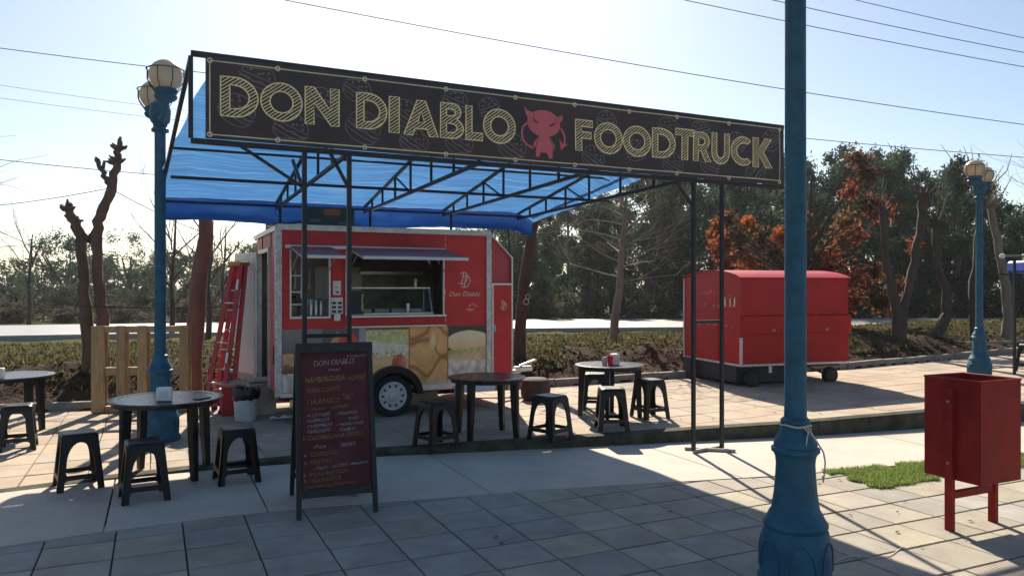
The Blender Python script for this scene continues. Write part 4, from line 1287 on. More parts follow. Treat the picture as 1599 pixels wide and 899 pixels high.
tag(t3, 'round black plastic table with napkin box and red cup, in the sun', 'table', 'black plastic tables')
t0 = copy_tree(t1); t0.location = (-5.66, 8.62, 0.0); t0.rotation_euler = (0, 0, R(20))
tag(t0, 'round black plastic table cut off by the left edge of the picture', 'table', 'black plastic tables')

def make_stool():
    root = thing('plastic_stool', 'x', 'stool')
    H = 0.455; tw, bw = 0.125, 0.172                     # half widths at seat and foot
    q = MB()
    vs, fs = [], []
    def rr(hw, z, rad):
        out = []
        for cx, cy, a0 in ((1, 1, 0), (-1, 1, 90), (-1, -1, 180), (1, -1, 270)):
            for k in range(4):
                a = R(a0 + 30 * k); out.append((cx * (hw - rad) + rad * math.cos(a), cy * (hw - rad) + rad * math.sin(a), z))
        return out
    rings = [rr(tw + .012, H - .045, .03), rr(tw + .010, H - .015, .035), rr(tw, H - .003, .04), rr(tw - .02, H, .04), rr(tw - .05, H - .003, .03)]
    for g in rings: vs += g
    n = 16
    for i in range(len(rings) - 1):
        for k in range(n): fs.append((i * n + k, i * n + (k + 1) % n, (i + 1) * n + (k + 1) % n, (i + 1) * n + k))
    fs.append(tuple((len(rings) - 1) * n + k for k in range(n)))
    q.add(vs, fs); q.build('seat', 'blackpl', root, True)
    def hw(z): return bw + (tw + .006 - bw) * z / (H - .03)
    Ht = H - .03
    outer = [(-hw(0), 0), (-hw(0) + .05, 0), (-hw(.07) + .050, .075), (-hw(.085) + .07, .088), (hw(.085) - .07, .088), (hw(.07) - .050, .075), (hw(0) - .05, 0), (hw(0), 0), (hw(Ht), Ht), (-hw(Ht), Ht)]
    hole = [(-hw(.13) + .062, .125), (-hw(.16) + .05, .15)] + [(-(hw(.2) - .052) * math.cos(R(a)) * (1 if a < 20 else 1), .20 + .185 * math.sin(R(a))) for a in range(0, 181, 15)] + [(hw(.16) - .05, .15), (hw(.13) - .062, .125)]
    for k in range(4):
        rot = Matrix.Rotation(R(90 * k), 3, 'Z')
        p = MB()
        p.prism([outer, hole], .014, lambda x, y, d: rot @ Vector((x, -hw(y) + d, y)))
        p.build('leg_panel', 'blackpl', root)
    return root
st = make_stool()
stools = [((-2.88, 6.02), 31, 'black plastic stool nearest the camera, left of the menu board'), ((-3.60, 6.38), 36, 'black plastic stool on the left of the front table, edge of the shade'),
          ((-2.36, 6.58), 30, 'black plastic stool to the right of the front table'), ((-5.08, 7.90), 28, 'black plastic stool beside the table at the left picture edge'),
          ((-0.76, 7.68), 40, 'black plastic stool in the shade left of the bare table'), ((0.395, 7.93), 46, 'black plastic stool turned cornerwise just right of the bare table'),
          ((1.09, 8.42), 2, 'black plastic stool in front of the sunlit table'), ((1.63, 9.10), 24, 'black plastic stool to the right of the sunlit table'),
          ((1.07, 9.85), -8, 'black plastic stool behind the sunlit table, partly hidden by it'), ((8.62, 12.75), 20, 'black plastic stool cut off by the right picture edge')]
for k, ((x, y), a, lab) in enumerate(stools):
    o = st if k == 0 else copy_tree(st)
    on_slab = y < interp(STEP, x)
    o.location = (x, y, 0.008 if on_slab else zp(x) + 0.003); o.rotation_euler = (0, 0, R(a))
    tag(o, lab, 'stool', 'black plastic stools')
# things on the tables
def napkin_box(loc, rz, lab, s=(.12, .07, .115)):
    r_ = thing('napkin_holder', lab, 'napkin holder', loc, rz)
    q = MB(); q.box((0, 0, s[2] / 2), s, ch=.008); q.build('case', 'white', r_)
    q = MB(); q.box((0, -s[1] / 2 - .002, s[2] / 2), (s[0] * .6, .003, s[2] * .5)); q.build('opening', 'bucket', r_)
    return r_
napkin_box((-2.94, 6.50, .697), R(14), 'white napkin holder on the front left table')
napkin_box((1.22, 9.13, zp(1.17) + .632), R(30), 'white napkin box on the sunlit table beside the red cup', (.08, .10, .13))
napkin_box((-5.52, 8.25, .677), R(10), 'white napkin holder on the table at the left picture edge')
q = MB(); q.lathe([(0, 0), (.027, 0), (.037, .115), (.034, .115), (.026, .01)], 20); o = q.build('paper_cup', mat('cup_red', (.5, .02, .025), .5), None, True); o.location = (1.155, 9.03, zp(1.17) + .632)
tag(o, 'red paper cup on the sunlit table', 'cup')
q = MB(); q.lathe([(0, 0), (.03, 0), (.034, .03), (.034, .07), (.028, .075), (.028, .095), (0, .095)], 20); o = q.build('glass_jar', mat('pale_jar', (.5, .48, .46), .2), None, True); o.location = (1.095, 9.08, zp(1.17) + .632)
tag(o, 'small pale jar left of the red cup', 'jar')
q = MB(); q.box((0, 0, .005), (.07, .15, .009), ch=.003); o = q.build('phone', 'blackpl'); o.location = (-2.67, 6.62, .697); o.rotation_euler = (0, 0, R(-20)); tag(o, 'dark flat phone lying on the front left table', 'phone')

# ------------------------------------------------------------------ menu board
mbd = thing('menu_board', 'dark red chalk menu board on black trestle legs, DON DIABLO MENU', 'menu board', (-1.26, 5.565, 0.005), R(20.8))
BWd, lean = 0.555, R(9.5)
def bf(x, z, off=0.0):                                    # point on the leaning front sheet
    return Vector((x, z * math.sin(lean) - off * math.cos(lean), z * math.cos(lean) + off * math.sin(lean)))
q = MB(); q.prism([rect(-BWd / 2 + .01, BWd / 2 - .01, .20, 1.19)], .012, lambda x, y, d: bf(x, y, -d)); q.build('sheet', 'board', mbd)
for x in (-BWd / 2 + .012, BWd / 2 - .012):
    q = MB(); q.bar(bf(x * 1.03, 0), bf(x * .985, 1.25), .036, .036, ch=.003); q.build('leg', 'boardframe', mbd)
for z, h_ in ((.17, .06), (1.215, .072)):
    q = MB(); q.prism([rect(-BWd / 2 + .03, BWd / 2 - .03, z - h_ / 2, z + h_ / 2)] if z < 1 else [rect(-BWd / 2 - .004, BWd / 2 + .004, z - h_ / 2, z + h_ / 2)], .04, lambda x, y, d: bf(x, y, .021 - d)); q.build('rail', 'boardframe', mbd)
topy = 1.25 * math.sin(lean)
for x in (-BWd / 2 + .012, BWd / 2 - .012):
    q = MB(); q.bar((x, topy + .48, 0), (x, topy + .035, 1.20), .034, .034, ch=.003); q.build('leg', 'boardframe', mbd)
q = MB(); q.bar((-BWd / 2 + .03, topy + .415, .17), (BWd / 2 - .03, topy + .415, .17), .03, .04); q.build('rail', 'boardframe', mbd)
q = MB(); q.prism([rect(-BWd / 2 + .03, BWd / 2 - .03, .22, 1.15)], .01, lambda x, y, d: (x, topy + .48 - y * .371 + d - .012, y)); q.build('rear_sheet', 'board', mbd)
LINES = [(1.203, -.16, 'DON   DIABLO', .045, .30, 'chalk_g'), (1.145, .09, 'foodtruck', .022, .16, 'chalk_w'), (1.085, -.155, 'DON DIABLO', .058, .30, 'chalk_w'), (1.045, -.05, 'MENÚ', .026, .09, 'chalk_w'),
         (.965, -.215, 'HAMBURGUESA', .056, .29, 'chalk_y'), (.975, .095, 'c/QUESO', .045, .13, 'chalk_y'), (.890, -.215, 'DOBLE CUARTO', .048, .255, 'chalk_o'), (.805, -.205, 'CHURRASCO', .055, .235, 'chalk_o'), (.83, .05, '"XL"', .062, .08, 'chalk_o'),
         (.765, -.175, '(vacuno / mechada)', .032, .27, 'chalk_o'), (.715, -.21, '-A LO POBRE', .034, .17, 'chalk_w'), (.720, .0, '- ITALIANO', .032, .16, 'chalk_w'), (.677, -.21, '-CHEMILICO', .034, .16, 'chalk_w'), (.683, .09, 'QUESO', .026, .07, 'chalk_w'),
         (.638, -.21, '-CHAMPIÑON', .034, .18, 'chalk_w'), (.640, .0, '- MEXICANO', .028, .20, 'chalk_w'), (.600, -.21, '-CHACARERO', .034, .17, 'chalk_w'), (.602, .02, '-DIABLO', .032, .12, 'chalk_w'),
         (.548, -.245, '3', .034, .02, 'chalk_o'), (.548, -.205, 'CHORRILLANA DIABLA', .046, .41, 'chalk_o'), (.490, -.165, 'chica  -', .036, .13, 'chalk_w'), (.490, .03, 'GRANDE', .038, .11, 'chalk_w'),
         (.430, -.235, '4.', .03, .025, 'chalk_w'), (.432, -.19, 'COMPLETOS', .044, .20, 'chalk_o'), (.378, -.235, '5.', .03, .025, 'chalk_w'), (.378, -.19, 'FAJITAS', .044, .15, 'chalk_o'),
         (.340, -.17, '- POLLO - VACUNO - MECHADA', .028, .40, 'chalk_w'), (.292, -.24, '6.', .03, .025, 'chalk_w'), (.292, -.195, 'PAPAS RUSTICAS', .038, .28, 'chalk_o'), (.250, -.24, '7.', .03, .025, 'chalk_w'), (.250, -.195, 'SALCHIPAPAS', .038, .22, 'chalk_o'),
         (.208, -.235, '@dondiablo_foodtruck', .032, .37, 'chalk_o')]
for z, x0, s, size, wd_, m in LINES:
    q = MB()
    slope = 0.045 if m != 'chalk_g' else 0
    lift = .024 if z > 1.18 else .0025
    put_text(q, s, size, lambda x, y: bf(x0 + x, z - .004 + y + slope * (x), lift), 0.1, wd_, jitter=.006)
    q.build('chalk_text', m, mbd)

# ------------------------------------------------------------------ litter bin
bn = thing('litter_bin', 'dark red metal litter bin on a two legged frame beside the grass', 'litter bin', (2.985, 5.24, 0.0), TH)
bw_, bdp, z0, z1 = 0.42, 0.41, 0.345, 1.03
q = MB()
t_ = 0.012
for c, s in (((.02 + t_ / 2, 0, (z0 + z1) / 2), (t_, bdp, z1 - z0)), ((.02 + bw_ - t_ / 2, 0, (z0 + z1) / 2), (t_, bdp, z1 - z0)),
             ((.02 + bw_ / 2, -bdp / 2 + t_ / 2, (z0 + z1) / 2), (bw_ - 2 * t_, t_, z1 - z0)), ((.02 + bw_ / 2, bdp / 2 - t_ / 2, (z0 + z1) / 2), (bw_ - 2 * t_, t_, z1 - z0)), ((.02 + bw_ / 2, 0, z0 + t_), (bw_ - 2 * t_, bdp - 2 * t_, t_))):
    q.box(c, s)
q.build('bin_body', 'binred', bn)
for x in (0.0, bw_ + .04):
    q = MB(); q.box((x, 0, .48), (.036, .056, .96), ch=.003); q.build('leg', 'binred', bn)
for a, b in (((.02, -bdp / 2), (.02 + bw_, -bdp / 2)), ((.02, bdp / 2), (.02 + bw_, bdp / 2)), ((.02, -bdp / 2), (.02, bdp / 2)), ((.02 + bw_, -bdp / 2), (.02 + bw_, bdp / 2))):
    q = MB(); q.bar((a[0], a[1], z1), (b[0], b[1], z1), .018, .012, ch=.003); q.build('rim', 'binred', bn)
for x, sg in ((-.019, 1), (bw_ + .059, 1)):
    for z in (.46, .88):
        q = MB(); q.tube([(x - .004, 0, z), (x + .004, 0, z)], .011, 6); q.build('bolt', 'foot_steel', bn)
q = MB()
for k in range(34):
    f_ = rng.random()
    if f_ < .5: q.box((.02 + rng.uniform(.02, bw_ - .02), -bdp / 2 - .0006, rng.choice([z0 + rng.random() ** 2 * .3, z1 - rng.random() ** 2 * .2])), (rng.uniform(.004, .02), .001, rng.uniform(.003, .012)))
    else: q.box((.02 - .0006, rng.uniform(-bdp / 2 + .02, bdp / 2 - .02), z0 + rng.random() * .65), (.001, rng.uniform(.004, .02), rng.uniform(.003, .012)))
q.build('paint_chips', mat('rusty_chip', (.10, .045, .03), .8, var=.3, scale=30), bn)['kind'] = 'stuff'
q = MB(); q.box((bw_ / 2 + .02, 0, .24), (bw_ + .004, .035, .05), ch=.003); q.build('cross_bar', 'binred', bn)

# ------------------------------------------------------------------ red cart
CA = R(17)
ct = thing('red_cart', 'closed red street vending cart with arched roof on small wheels', 'cart', (3.40, 11.42, zp(3.4)), CA)
CL, CW = 1.93, 1.66
zb, zs = 0.345, 1.645
def cart_roof(y): return zs + 0.115 * math.sin(math.pi * min(1, max(0, y / CW))) ** .7
prof = [(0, zb), (CW, zb)] + [(CW - CW * k / 16, cart_roof(CW - CW * k / 16)) for k in range(17)]
q = MB(); q.prism([prof], .02, lambda x, y, d: (d, x, y)); q.build('end_panel', 'cartred', ct)
q = MB(); q.prism([prof], .02, lambda x, y, d: (CL - d, x, y)); q.build('end_panel', 'cartred', ct)
q = MB(); q.box((CL * .3, .016, (1.08 + zs) / 2), (CL * .6 - .02, .02, zs - 1.08 - .004)); q.build('upper_panel', 'cartred', ct)
q = MB(); q.box((CL * .8, .016, (1.08 + zs) / 2), (CL * .4 - .024, .02, zs - 1.08 - .004)); q.build('upper_panel', 'cartred', ct)
q = MB(); q.box((CL / 2, .004, (zb + .80) / 2), (CL, .022, .80 - zb)); q.build('lower_panel', 'cartred2', ct)
q = MB(); q.box((CL / 2 + .02, -.012, .94), (CL + .02, .035, .27), ch=.004); q.build('counter_flap', 'cartred2', ct)
q = MB(); q.box((CL / 2, CW - .012, (zb + zs) / 2), (CL - .04, .02, zs - zb)); q.build('rear_panel', 'cartred', ct)
q = MB(); q.box((CL / 2, CW / 2, zb + .01), (CL - .04, CW - .04, .02)); q.build('floor', 'dark', ct)
for a, b in ((-.03, 1.02), (1.03, CL + .03)):
    q = MB(); vs, fs = [], []
    for k in range(17):
        y = -.03 + (CW + .06) * k / 16
        z = cart_roof(y) + .006 + (-.01 if k in (0, 16) else 0)
        vs += [(a, y, z), (b, y, z), (b, y, z + .012), (a, y, z + .012)]
    for k in range(16):
        for j in range(4): fs.append((4 * k + j, 4 * k + (j + 1) % 4, 4 * k + 4 + (j + 1) % 4, 4 * k + 4 + j))
    fs += [(0, 3, 2, 1), (64, 65, 66, 67)]
    q.add(vs, fs); q.build('roof_sheet', 'cartred', ct, True, angle=30)
for c, s in (((CL / 2, -.008, zb - .004), (CL + .02, .02, .03)), ((-.008, CW / 2, zb - .004), (.02, CW, .03)), ((-.002, -.010, zb + .20), (.035, .03, .42)), ((-.008, CW - .01, 1.0), (.015, .03, 1.3))):
    q = MB(); q.box(c, s); q.build('trim', 'checker', ct)
q = MB()
for (y, z, w_, h_, tl) in ((.42, 1.28, .05, .15, .1), (.28, 1.27, .04, .14, -.05), (.16, 1.28, .045, .15, -.2)):
    q.prism([[(y + w_ * (px_ + tl * py_), z + h_ * (py_)) for px_, py_ in ((-.3, -.5), (.25, -.5), (.45, .1), (.2, .5), (-.2, .48), (-.5, .0))]], .001, lambda x, y_, d: (-.003 - d, x, y_))
q.build('torn_sticker', 'cream', ct)
q = MB()
for k in range(30):
    y, z = rng.uniform(.2, 1.3), rng.choice([1.42, 1.22, .92]) + rng.gauss(0, .02)
    q.box((-.002, y, z), (.002, rng.uniform(.01, .05), rng.uniform(.004, .015)))
q.build('scuff_marks', 'scuff', ct)['kind'] = 'stuff'
for x in (.25, .75, 1.30, 1.72):
    q = MB(); q.box((x, -.034, 1.075), (.09, .012, .03), ch=.002); q.build('hinge', 'cartred', ct)
    q = MB(); q.box((x, -.002, zs - .02), (.09, .012, .03), ch=.002); q.build('hinge', 'cartred', ct)
for x in (.55, 1.5):
    q = MB(); q.box((x, -.036, .86), (.05, .016, .035), ch=.003); q.build('latch', 'foot_steel', ct)
for c, s in (((-.004, CW / 2, 1.14), (.006, CW - .06, .012)), ((-.004, .62, .76), (.006, .012, .78))):
    q = MB(); q.box(c, s); q.build('end_seam', 'cartred2', ct)
q = MB()
for k in range(24): q.box((CL * (k + .5) / 24, -.010, zb + .03), (.010, .006, .010)); q.box((-.003, CW * (k + .5) / 24, zb + .03), (.006, .010, .010))
q.build('rivets', 'cartred', ct)['kind'] = 'stuff'
q = MB(); q.box((.62, CW / 2 + .06, zb / 2 + .01), (1.05, CW - .42, zb - .06), ch=.01); q.build('underside_shade_box', 'ink', ct)  # added dark box, stops sun passing under the cart and blackens the gap
q = MB(); q.box((CL * .28, .04, zb - .08), (.05, .01, .10)); q.build('paper_tag', 'white', ct)
q = MB(); q.bar((.1, .15, zb - .04), (CL - .05, .15, zb - .04), .04, .05); q.bar((.1, CW - .15, zb - .04), (CL - .05, CW - .15, zb - .04), .04, .05); q.bar((CL - .65, .15, zb - .06), (CL - .3, .15, .14), .025, .025); q.build('chassis', 'steel', ct)
for x, y in ((.28, .12), (.28, CW - .12), (CL - .25, .12), (CL - .25, CW - .12)):
    wheel(x, y, .135, .135, .09, ct, .07, 'bark_dark')
q = MB(); q.box((.02, CW - .14, .17), (.10, .22, .34)); q.build('support_block', 'ink', ct)
q = MB(); q.tube([(CL + .01, .1, .95), (CL + .04, .1, .93), (CL + .045, .1, .86), (CL + .02, .1, .82)], .008, 6); q.build('hook', 'alu', ct)

# ------------------------------------------------------------------ pallet, ladder, bucket, boxes
pl = thing('wooden_pallet', 'pine pallet standing upright behind the blue lamp', 'pallet', (-5.53, 10.10, 0.0), R(9))
for x0, w_ in ((.0, .16), (.31, .11), (.57, .12), (1.10, .115)):
    q = MB(); q.box((x0 + w_ / 2, 0, .58), (w_, .022, 1.14), ch=.003); q.build('slat', 'wood', pl)
    q = MB(); q.box((x0 + w_ / 2 + .02, .122, .58), (w_ * .8, .02, 1.12), ch=.003); q.build('slat', 'wood', pl)
for z, h_ in ((.045, .085), (.545, .105), (1.10, .085)):
    q = MB(); q.box((.61, .062, z), (1.21, .095, h_), ch=.004); q.build('stringer', 'wood', pl)

ld = thing('step_ladder', 'folded red fibreglass step ladder leaning by the trailer door', 'ladder')
def lp(t, side, off): # t up the ladder, side -1..1, off depth
    bot, top = Vector((-3.87, 10.28, 0.01)), Vector((-3.70, 10.52, 1.98))
    c = bot + (top - bot) * t
    wv = Vector((0.80, -0.60, 0)) * (0.20 - 0.105 * t)
    dv_ = Vector((-0.60, -0.80, 0)) * off * (1 - .55 * t)
    return c + wv * side + dv_
for off in (0.0, .15):
    for sd in (-1, 1):
        q = MB(); q.bar(lp(0, sd, off), lp(1, sd, off), .062, .028, ch=.004); q.build('rail', 'ladder', ld)
for k in range(6):
    t = .14 + .135 * k
    q = MB(); q.bar(lp(t, -1, 0), lp(t, 1, 0), .075, .022); q.build('step', 'alu', ld)
    if k % 2 == 0:
        q = MB(); q.bar(lp(t + .05, -1, .15), lp(t + .05, 1, .15), .03, .02); q.build('brace', 'alu', ld)
q = MB(); q.bar(lp(1.0, -1.25, .07), lp(1.0, 1.25, .07), .17, .06, ch=.012); q.build('top_cap', 'ladder_cap', ld)
for t, sd in ((.82, 1), (.33, 1)):
    q = MB(); q.bar(lp(t, sd, .18) + Vector((0, -.012, 0)), lp(t + .07, sd, .18) + Vector((0, -.012, 0)), .034, .006); q.build('sticker', 'white', ld)
for sd in (-1, 1):
    for off in (0, .15):
        q = MB(); q.box(lp(0.01, sd, off), (.075, .05, .05), ch=.006); q.build('foot', 'blackpl', ld)

bk = thing('waste_bucket', 'white plastic bucket lined with a black bag by the trailer', 'bucket', (-3.29, 9.50, zp(-3.29) + .003), 0)
q = MB(); q.lathe([(0, 0), (.125, 0), (.13, .01), (.15, .35), (.156, .36), (.150, .37), (.143, .36), (.12, .02), (0, .02)], 28); q.build('pail', 'bucket', bk, True)
q = MB(); vs, fs = [], []
for j, (r_, z) in enumerate(((.154, .26), (.168, .30), (.170, .35), (.165, .385), (.14, .40), (.11, .36), (.0, .34))):
    for k in range(36):
        a = 2 * math.pi * k / 36
        n_ = noise.noise(Vector((math.cos(a) * 4, math.sin(a) * 4, j * .7)))
        vs.append(((r_ * (1 + .10 * n_)) * math.cos(a), (r_ * (1 + .10 * n_)) * math.sin(a), z + .035 * noise.noise(Vector((math.cos(a) * 3, math.sin(a) * 3, 5 + j * .2)))))
for j in range(6):
    for k in range(36): fs.append((j * 36 + k, j * 36 + (k + 1) % 36, (j + 1) * 36 + (k + 1) % 36, (j + 1) * 36 + k))
q.add(vs, fs); q.build('bag', 'bag', bk, True, angle=80)
for k, (x, y, s, a, lab, m) in enumerate(((-3.62, 10.0, (.30, .22, .36), 20, 'red crate behind the white bucket at the ladder foot', 'ladder'), (-3.26, 9.98, (.34, .26, .40), 28, 'worn cardboard box behind the white bucket', 'card'))):
    bx = thing(['crate', 'cardboard_box'][k], lab, ['crate', 'box'][k], (x, y, zp(x) + .003), R(a))
    q = MB(); q.box((0, 0, s[2] / 2), s, ch=.006); q.build('box_body', m, bx)
    for sg in (-1, 1):
        q = MB(); q.bar((-s[0] / 2, sg * s[1] / 2, s[2]), (-s[0] / 2 - .0, sg * (s[1] / 2 + .10), s[2] + .05), .02, .006) ; q.box((0, sg * (s[1] / 2 + .05), s[2] + .03), (s[0] * .96, .11, .006), Matrix.Rotation(sg * R(24), 3, 'X')); q.build('box_lid', 'card', bx)
for k in range(5):
    q = MB(); vs = [(rng.uniform(-.05, .05) + .07 * math.cos(a), rng.uniform(-.02, .02) + .05 * math.sin(a), rng.uniform(.004, .035)) for a in np.linspace(0, 5.4, 7)]
    q.add(vs + [(0, 0, .05)], [(i, (i + 1) % 7, 7) for i in range(7)] + [tuple(range(6, -1, -1))]); o = q.build('paper_scrap', 'white')
    o.location = (-2.95 + .13 * k, 9.45 + .05 * (k % 2) + .05 * k, zp(-2.8) + .004)
    tag(o, ['crumpled paper scrap nearest the white bucket', 'second crumpled paper scrap right of the bucket', 'crumpled paper scrap under the trailer corner', 'crumpled paper scrap just under the trailer front', 'crumpled paper scrap farthest from the bucket'][k], 'litter', 'paper scraps under the trailer')

# ------------------------------------------------------------------ vegetation
def leaves(centers, radii, counts, size, cols, seed, long=2.2, shell=0.5, droop=0.0, zsq=1.0):
    """leaf-sized quads spread through clumps; returns verts, quads, tints"""
    g = np.random.default_rng(seed)
    P, T = [], []
    cols = np.array(cols)
    for c, r, n in zip(centers, radii, counts):
        d = g.normal(size=(n, 3)); d /= np.linalg.norm(d, axis=1)[:, None]
        rad = r * (shell + (1 - shell) * g.random(n)) ** 1.0 * g.random(n) ** 0.35
        p = np.array(c) + d * rad[:, None] * np.array([1, 1, zsq])
        P.append(p)
        base = cols[g.integers(0, len(cols))]
        t = base * (0.65 + 0.7 * g.random((n, 1))) * (0.9 + 0.2 * g.random((n, 3)))
        T.append(t)
    P = np.concatenate(P); T = np.concatenate(T)
    n = len(P)
    a = g.normal(size=(n, 3)); a[:, 2] -= droop; a /= np.linalg.norm(a, axis=1)[:, None]
    b = np.cross(a, g.normal(size=(n, 3))); b /= np.linalg.norm(b, axis=1)[:, None]
    s = size * (0.6 + 0.8 * g.random((n, 1)))
    L_, W_ = a * s * long / 2, b * s / 2
    v = np.empty((n, 4, 3)); v[:, 0] = P - L_; v[:, 1] = P + W_; v[:, 2] = P + L_; v[:, 3] = P - W_
    return v.reshape(-1, 3), np.arange(n * 4).reshape(-1, 4), np.repeat(T, 4, axis=0)

GREENS = [(.033, .064, .030), (.026, .053, .030), (.042, .073, .034), (.028, .056, .038), (.050, .072, .036)]
def tree_proto(kind, seed):
    """returns (trunk mesh object data, crown data) for a tree of unit proportions in metres"""
    r = random.Random(seed)
    tk = MB()
    cs, rs, ns = [], [], []
    if kind == 'tall':
        H_ = 10.0
        bx, by = r.uniform(-.5, .5), r.uniform(-.5, .5)
        tk.tube([(0, 0, -.3), (bx * .3, by * .2, 3), (bx, by, 6.5), (bx * 1.3, by, 9)], [.20, .16, .10, .03], 7)
        for k in range(30):
            z = r.uniform(1.6, 9.6)
            w = 1.25 * (1 - abs(z - 5.5) / 7.5) + .25
            a = r.uniform(0, 6.28); q_ = r.uniform(.2, 1) * w * 1.25
            c = (bx * z / 9 + math.cos(a) * q_, by * z / 9 + math.sin(a) * q_, z)
            if k % 2 == 0: tk.tube([(bx * z / 9, by * z / 9, z - .8), c], [.05, .015], 5)
            cs.append(c); rs.append(r.uniform(.55, 1.0)); ns.append(int(r.uniform(150, 280)))
        return tk, leaves(cs, rs, ns, .095, GREENS, seed, 2.6, .3, .8, 1.25)
    if kind == 'round':
        for k in range(5):
            a = r.uniform(0, 6.28); tk.tube([(0, 0, -.3), (math.cos(a) * .3, math.sin(a) * .3, 1.5), (math.cos(a) * 1.3, math.sin(a) * 1.3, 3.4)], [.16, .11, .04], 6)
        for k in range(34):
            a, z = r.uniform(0, 6.28), r.uniform(.7, 5.0)
            q_ = 2.2 * math.sqrt(max(.05, 1 - ((z - 2.6) / 2.7) ** 2)) * r.uniform(.5, 1)
            cs.append((math.cos(a) * q_, math.sin(a) * q_, z)); rs.append(r.uniform(.5, .95)); ns.append(int(r.uniform(110, 180)))
        return tk, leaves(cs, rs, ns, .085, GREENS, seed, 1.8, .3)
    if kind == 'scrub':
        tk.tube([(0, 0, -.2), (0.1, 0, .8)], [.04, .02], 5)
        for k in range(16):
            a = r.uniform(0, 6.28); q_ = r.uniform(.1, 1.5)
            cs.append((math.cos(a) * q_, math.sin(a) * q_, r.uniform(.15, 1.3))); rs.append(r.uniform(.4, .7)); ns.append(int(r.uniform(90, 150)))
        return tk, leaves(cs, rs, ns, .06, [(.085, .07, .045), (.06, .055, .035), (.11, .085, .06), (.05, .055, .03)], seed, 2.4, .3)
    if kind == 'bush':
        tk.tube([(0, 0, -.2), (0.1, 0, .8)], [.06, .03], 5)
        for k in range(16):
            a = r.uniform(0, 6.28); q_ = r.uniform(.1, 1.3)
            cs.append((math.cos(a) * q_, math.sin(a) * q_, r.uniform(.25, 1.7))); rs.append(r.uniform(.4, .75)); ns.append(int(r.uniform(110, 180)))
        return tk, leaves(cs, rs, ns, .075, [(.05, .065, .035), (.065, .07, .04), (.035, .05, .028)], seed, 1.7, .3)
protos = {}
for kind, n_ in (('tall', 4), ('round', 3), ('bush', 3), ('scrub', 2)):
    for k in range(n_):
        protos[(kind, k)] = tree_proto(kind, 50 + k * 7 + len(kind))
proto_data = {}
def plant(kind, k, loc, sc, rz, label, cat, group, name, sz=None):
    root = thing(name, label, cat, loc, rz, group)
    root.scale = (sc, sc, sz or sc)
    if (kind, k) not in proto_data:
        tk, (v, q_, t) = protos[(kind, k)]
        a = tk.build('trunk', 'bark_dark', root, True); b = np_mesh('crown', v, q_, t, M['leaf'], root)
        proto_data[(kind, k)] = (a.data, b.data)
    else:
        da, db = proto_data[(kind, k)]
        for nm, d in (('trunk', da), ('crown', db)):
            o = bpy.data.objects.new(nm, d); COL.objects.link(o); o.parent = root
    return root
GZ = 0.17
# the dark wood beyond the road, centre and right
def top_z(px):    # height profile of the tree line read along the row, metres at 42 m
    pts = [(780, 6.5), (860, 7.2), (960, 8.6), (1060, 9.2), (1180, 9.0), (1260, 8.8), (1310, 9.4), (1390, 9.6), (1440, 8.8), (1500, 8.8), (1560, 7.2), (1620, 5.6), (1700, 5.4)]
    return interp(pts, px)
k = 0
for row, (Y, n_) in enumerate(((38.0, 17), (43.5, 18), (50.0, 16))):
    for i in range(n_):
        px = 790 + (1700 - 790) * (i + .5 * (row % 2)) / n_ + rng.uniform(-18, 18)
        Yy = Y + rng.uniform(-1.6, 1.6)
        X = (px - 799.5) / 1200 * Yy
        h = top_z(px) * (Yy / 42) * rng.uniform(.80, 1.04)
        plant('tall', k % 4, (X, Yy, GZ - .1), h / 10 * rng.uniform(1.0, 1.2), rng.uniform(0, 6.28), 'dark green tall tree in the dense wood beyond the road, ' + ('right of the trailer nose' if px < 900 else 'behind the sunlit table' if px < 1050 else 'behind the red cart' if px < 1240 else 'behind the autumn tree' if px < 1400 else 'behind the pollarded trees' if px < 1520 else 'right of the far lamp'), 'tree', 'tall trees beyond the road', 'tall_tree', h / 10)
        k += 1
# rounder and lower trees beyond the road to the left
for i, (px, Y, h) in enumerate(((-60, 52, 4.4), (18, 50, 3.6), (104, 62, 6.6), (150, 58, 4.3), (205, 64, 6.3), (262, 60, 4.9), (322, 62, 3.9), (372, 58, 4.9), (420, 60, 5.6), (500, 58, 5.4), (580, 60, 5.6), (660, 57, 6), (740, 56, 6.4), (800, 54, 6.2), (-130, 55, 5))):
    lab = 'grey green round tree in the far row left of the trailer' if px > 60 else 'bushy green tree at the left picture edge'
    plant('round', i % 3, ((px - 799.5) / 1200 * Y, Y, .1), h / 5.4 * 1.05, rng.uniform(0, 6.28), lab, 'tree', 'round trees on the left' if px > 60 else 'bushy trees at the left edge', 'round_tree', h / 5.4)
for i in range(34):
    px = -80 + 1790 * i / 33 + rng.uniform(-15, 15)
    Y = interp([(-120, 46), (400, 42), (800, 36.2), (1700, 35.8)], px) + rng.uniform(0, 1.2)
    plant('bush', i % 3, ((px - 799.5) / 1200 * Y, Y, GZ - .05), rng.uniform(1.0, 1.5), rng.uniform(0, 6.28), 'low dark bush along the far side of the road', 'bush', 'bushes along the road', 'bush', rng.uniform(.7, 1.15))
for i in range(26):
    px = -90 + 1000 * i / 25 + rng.uniform(-14, 14)
    Y = interp([(-120, 31.0), (150, 32.0), (400, 34.0), (950, 35.5)], px) + rng.uniform(0, 2.5)
    plant('scrub', i % 2, ((px - 799.5) / 1200 * Y, Y, GZ - .05), rng.uniform(.8, 1.2), rng.uniform(0, 6.28), 'dry brownish scrub bush close behind the road on the left', 'bush', 'dry scrub behind the road', 'scrub_bush', rng.uniform(.45, .75))
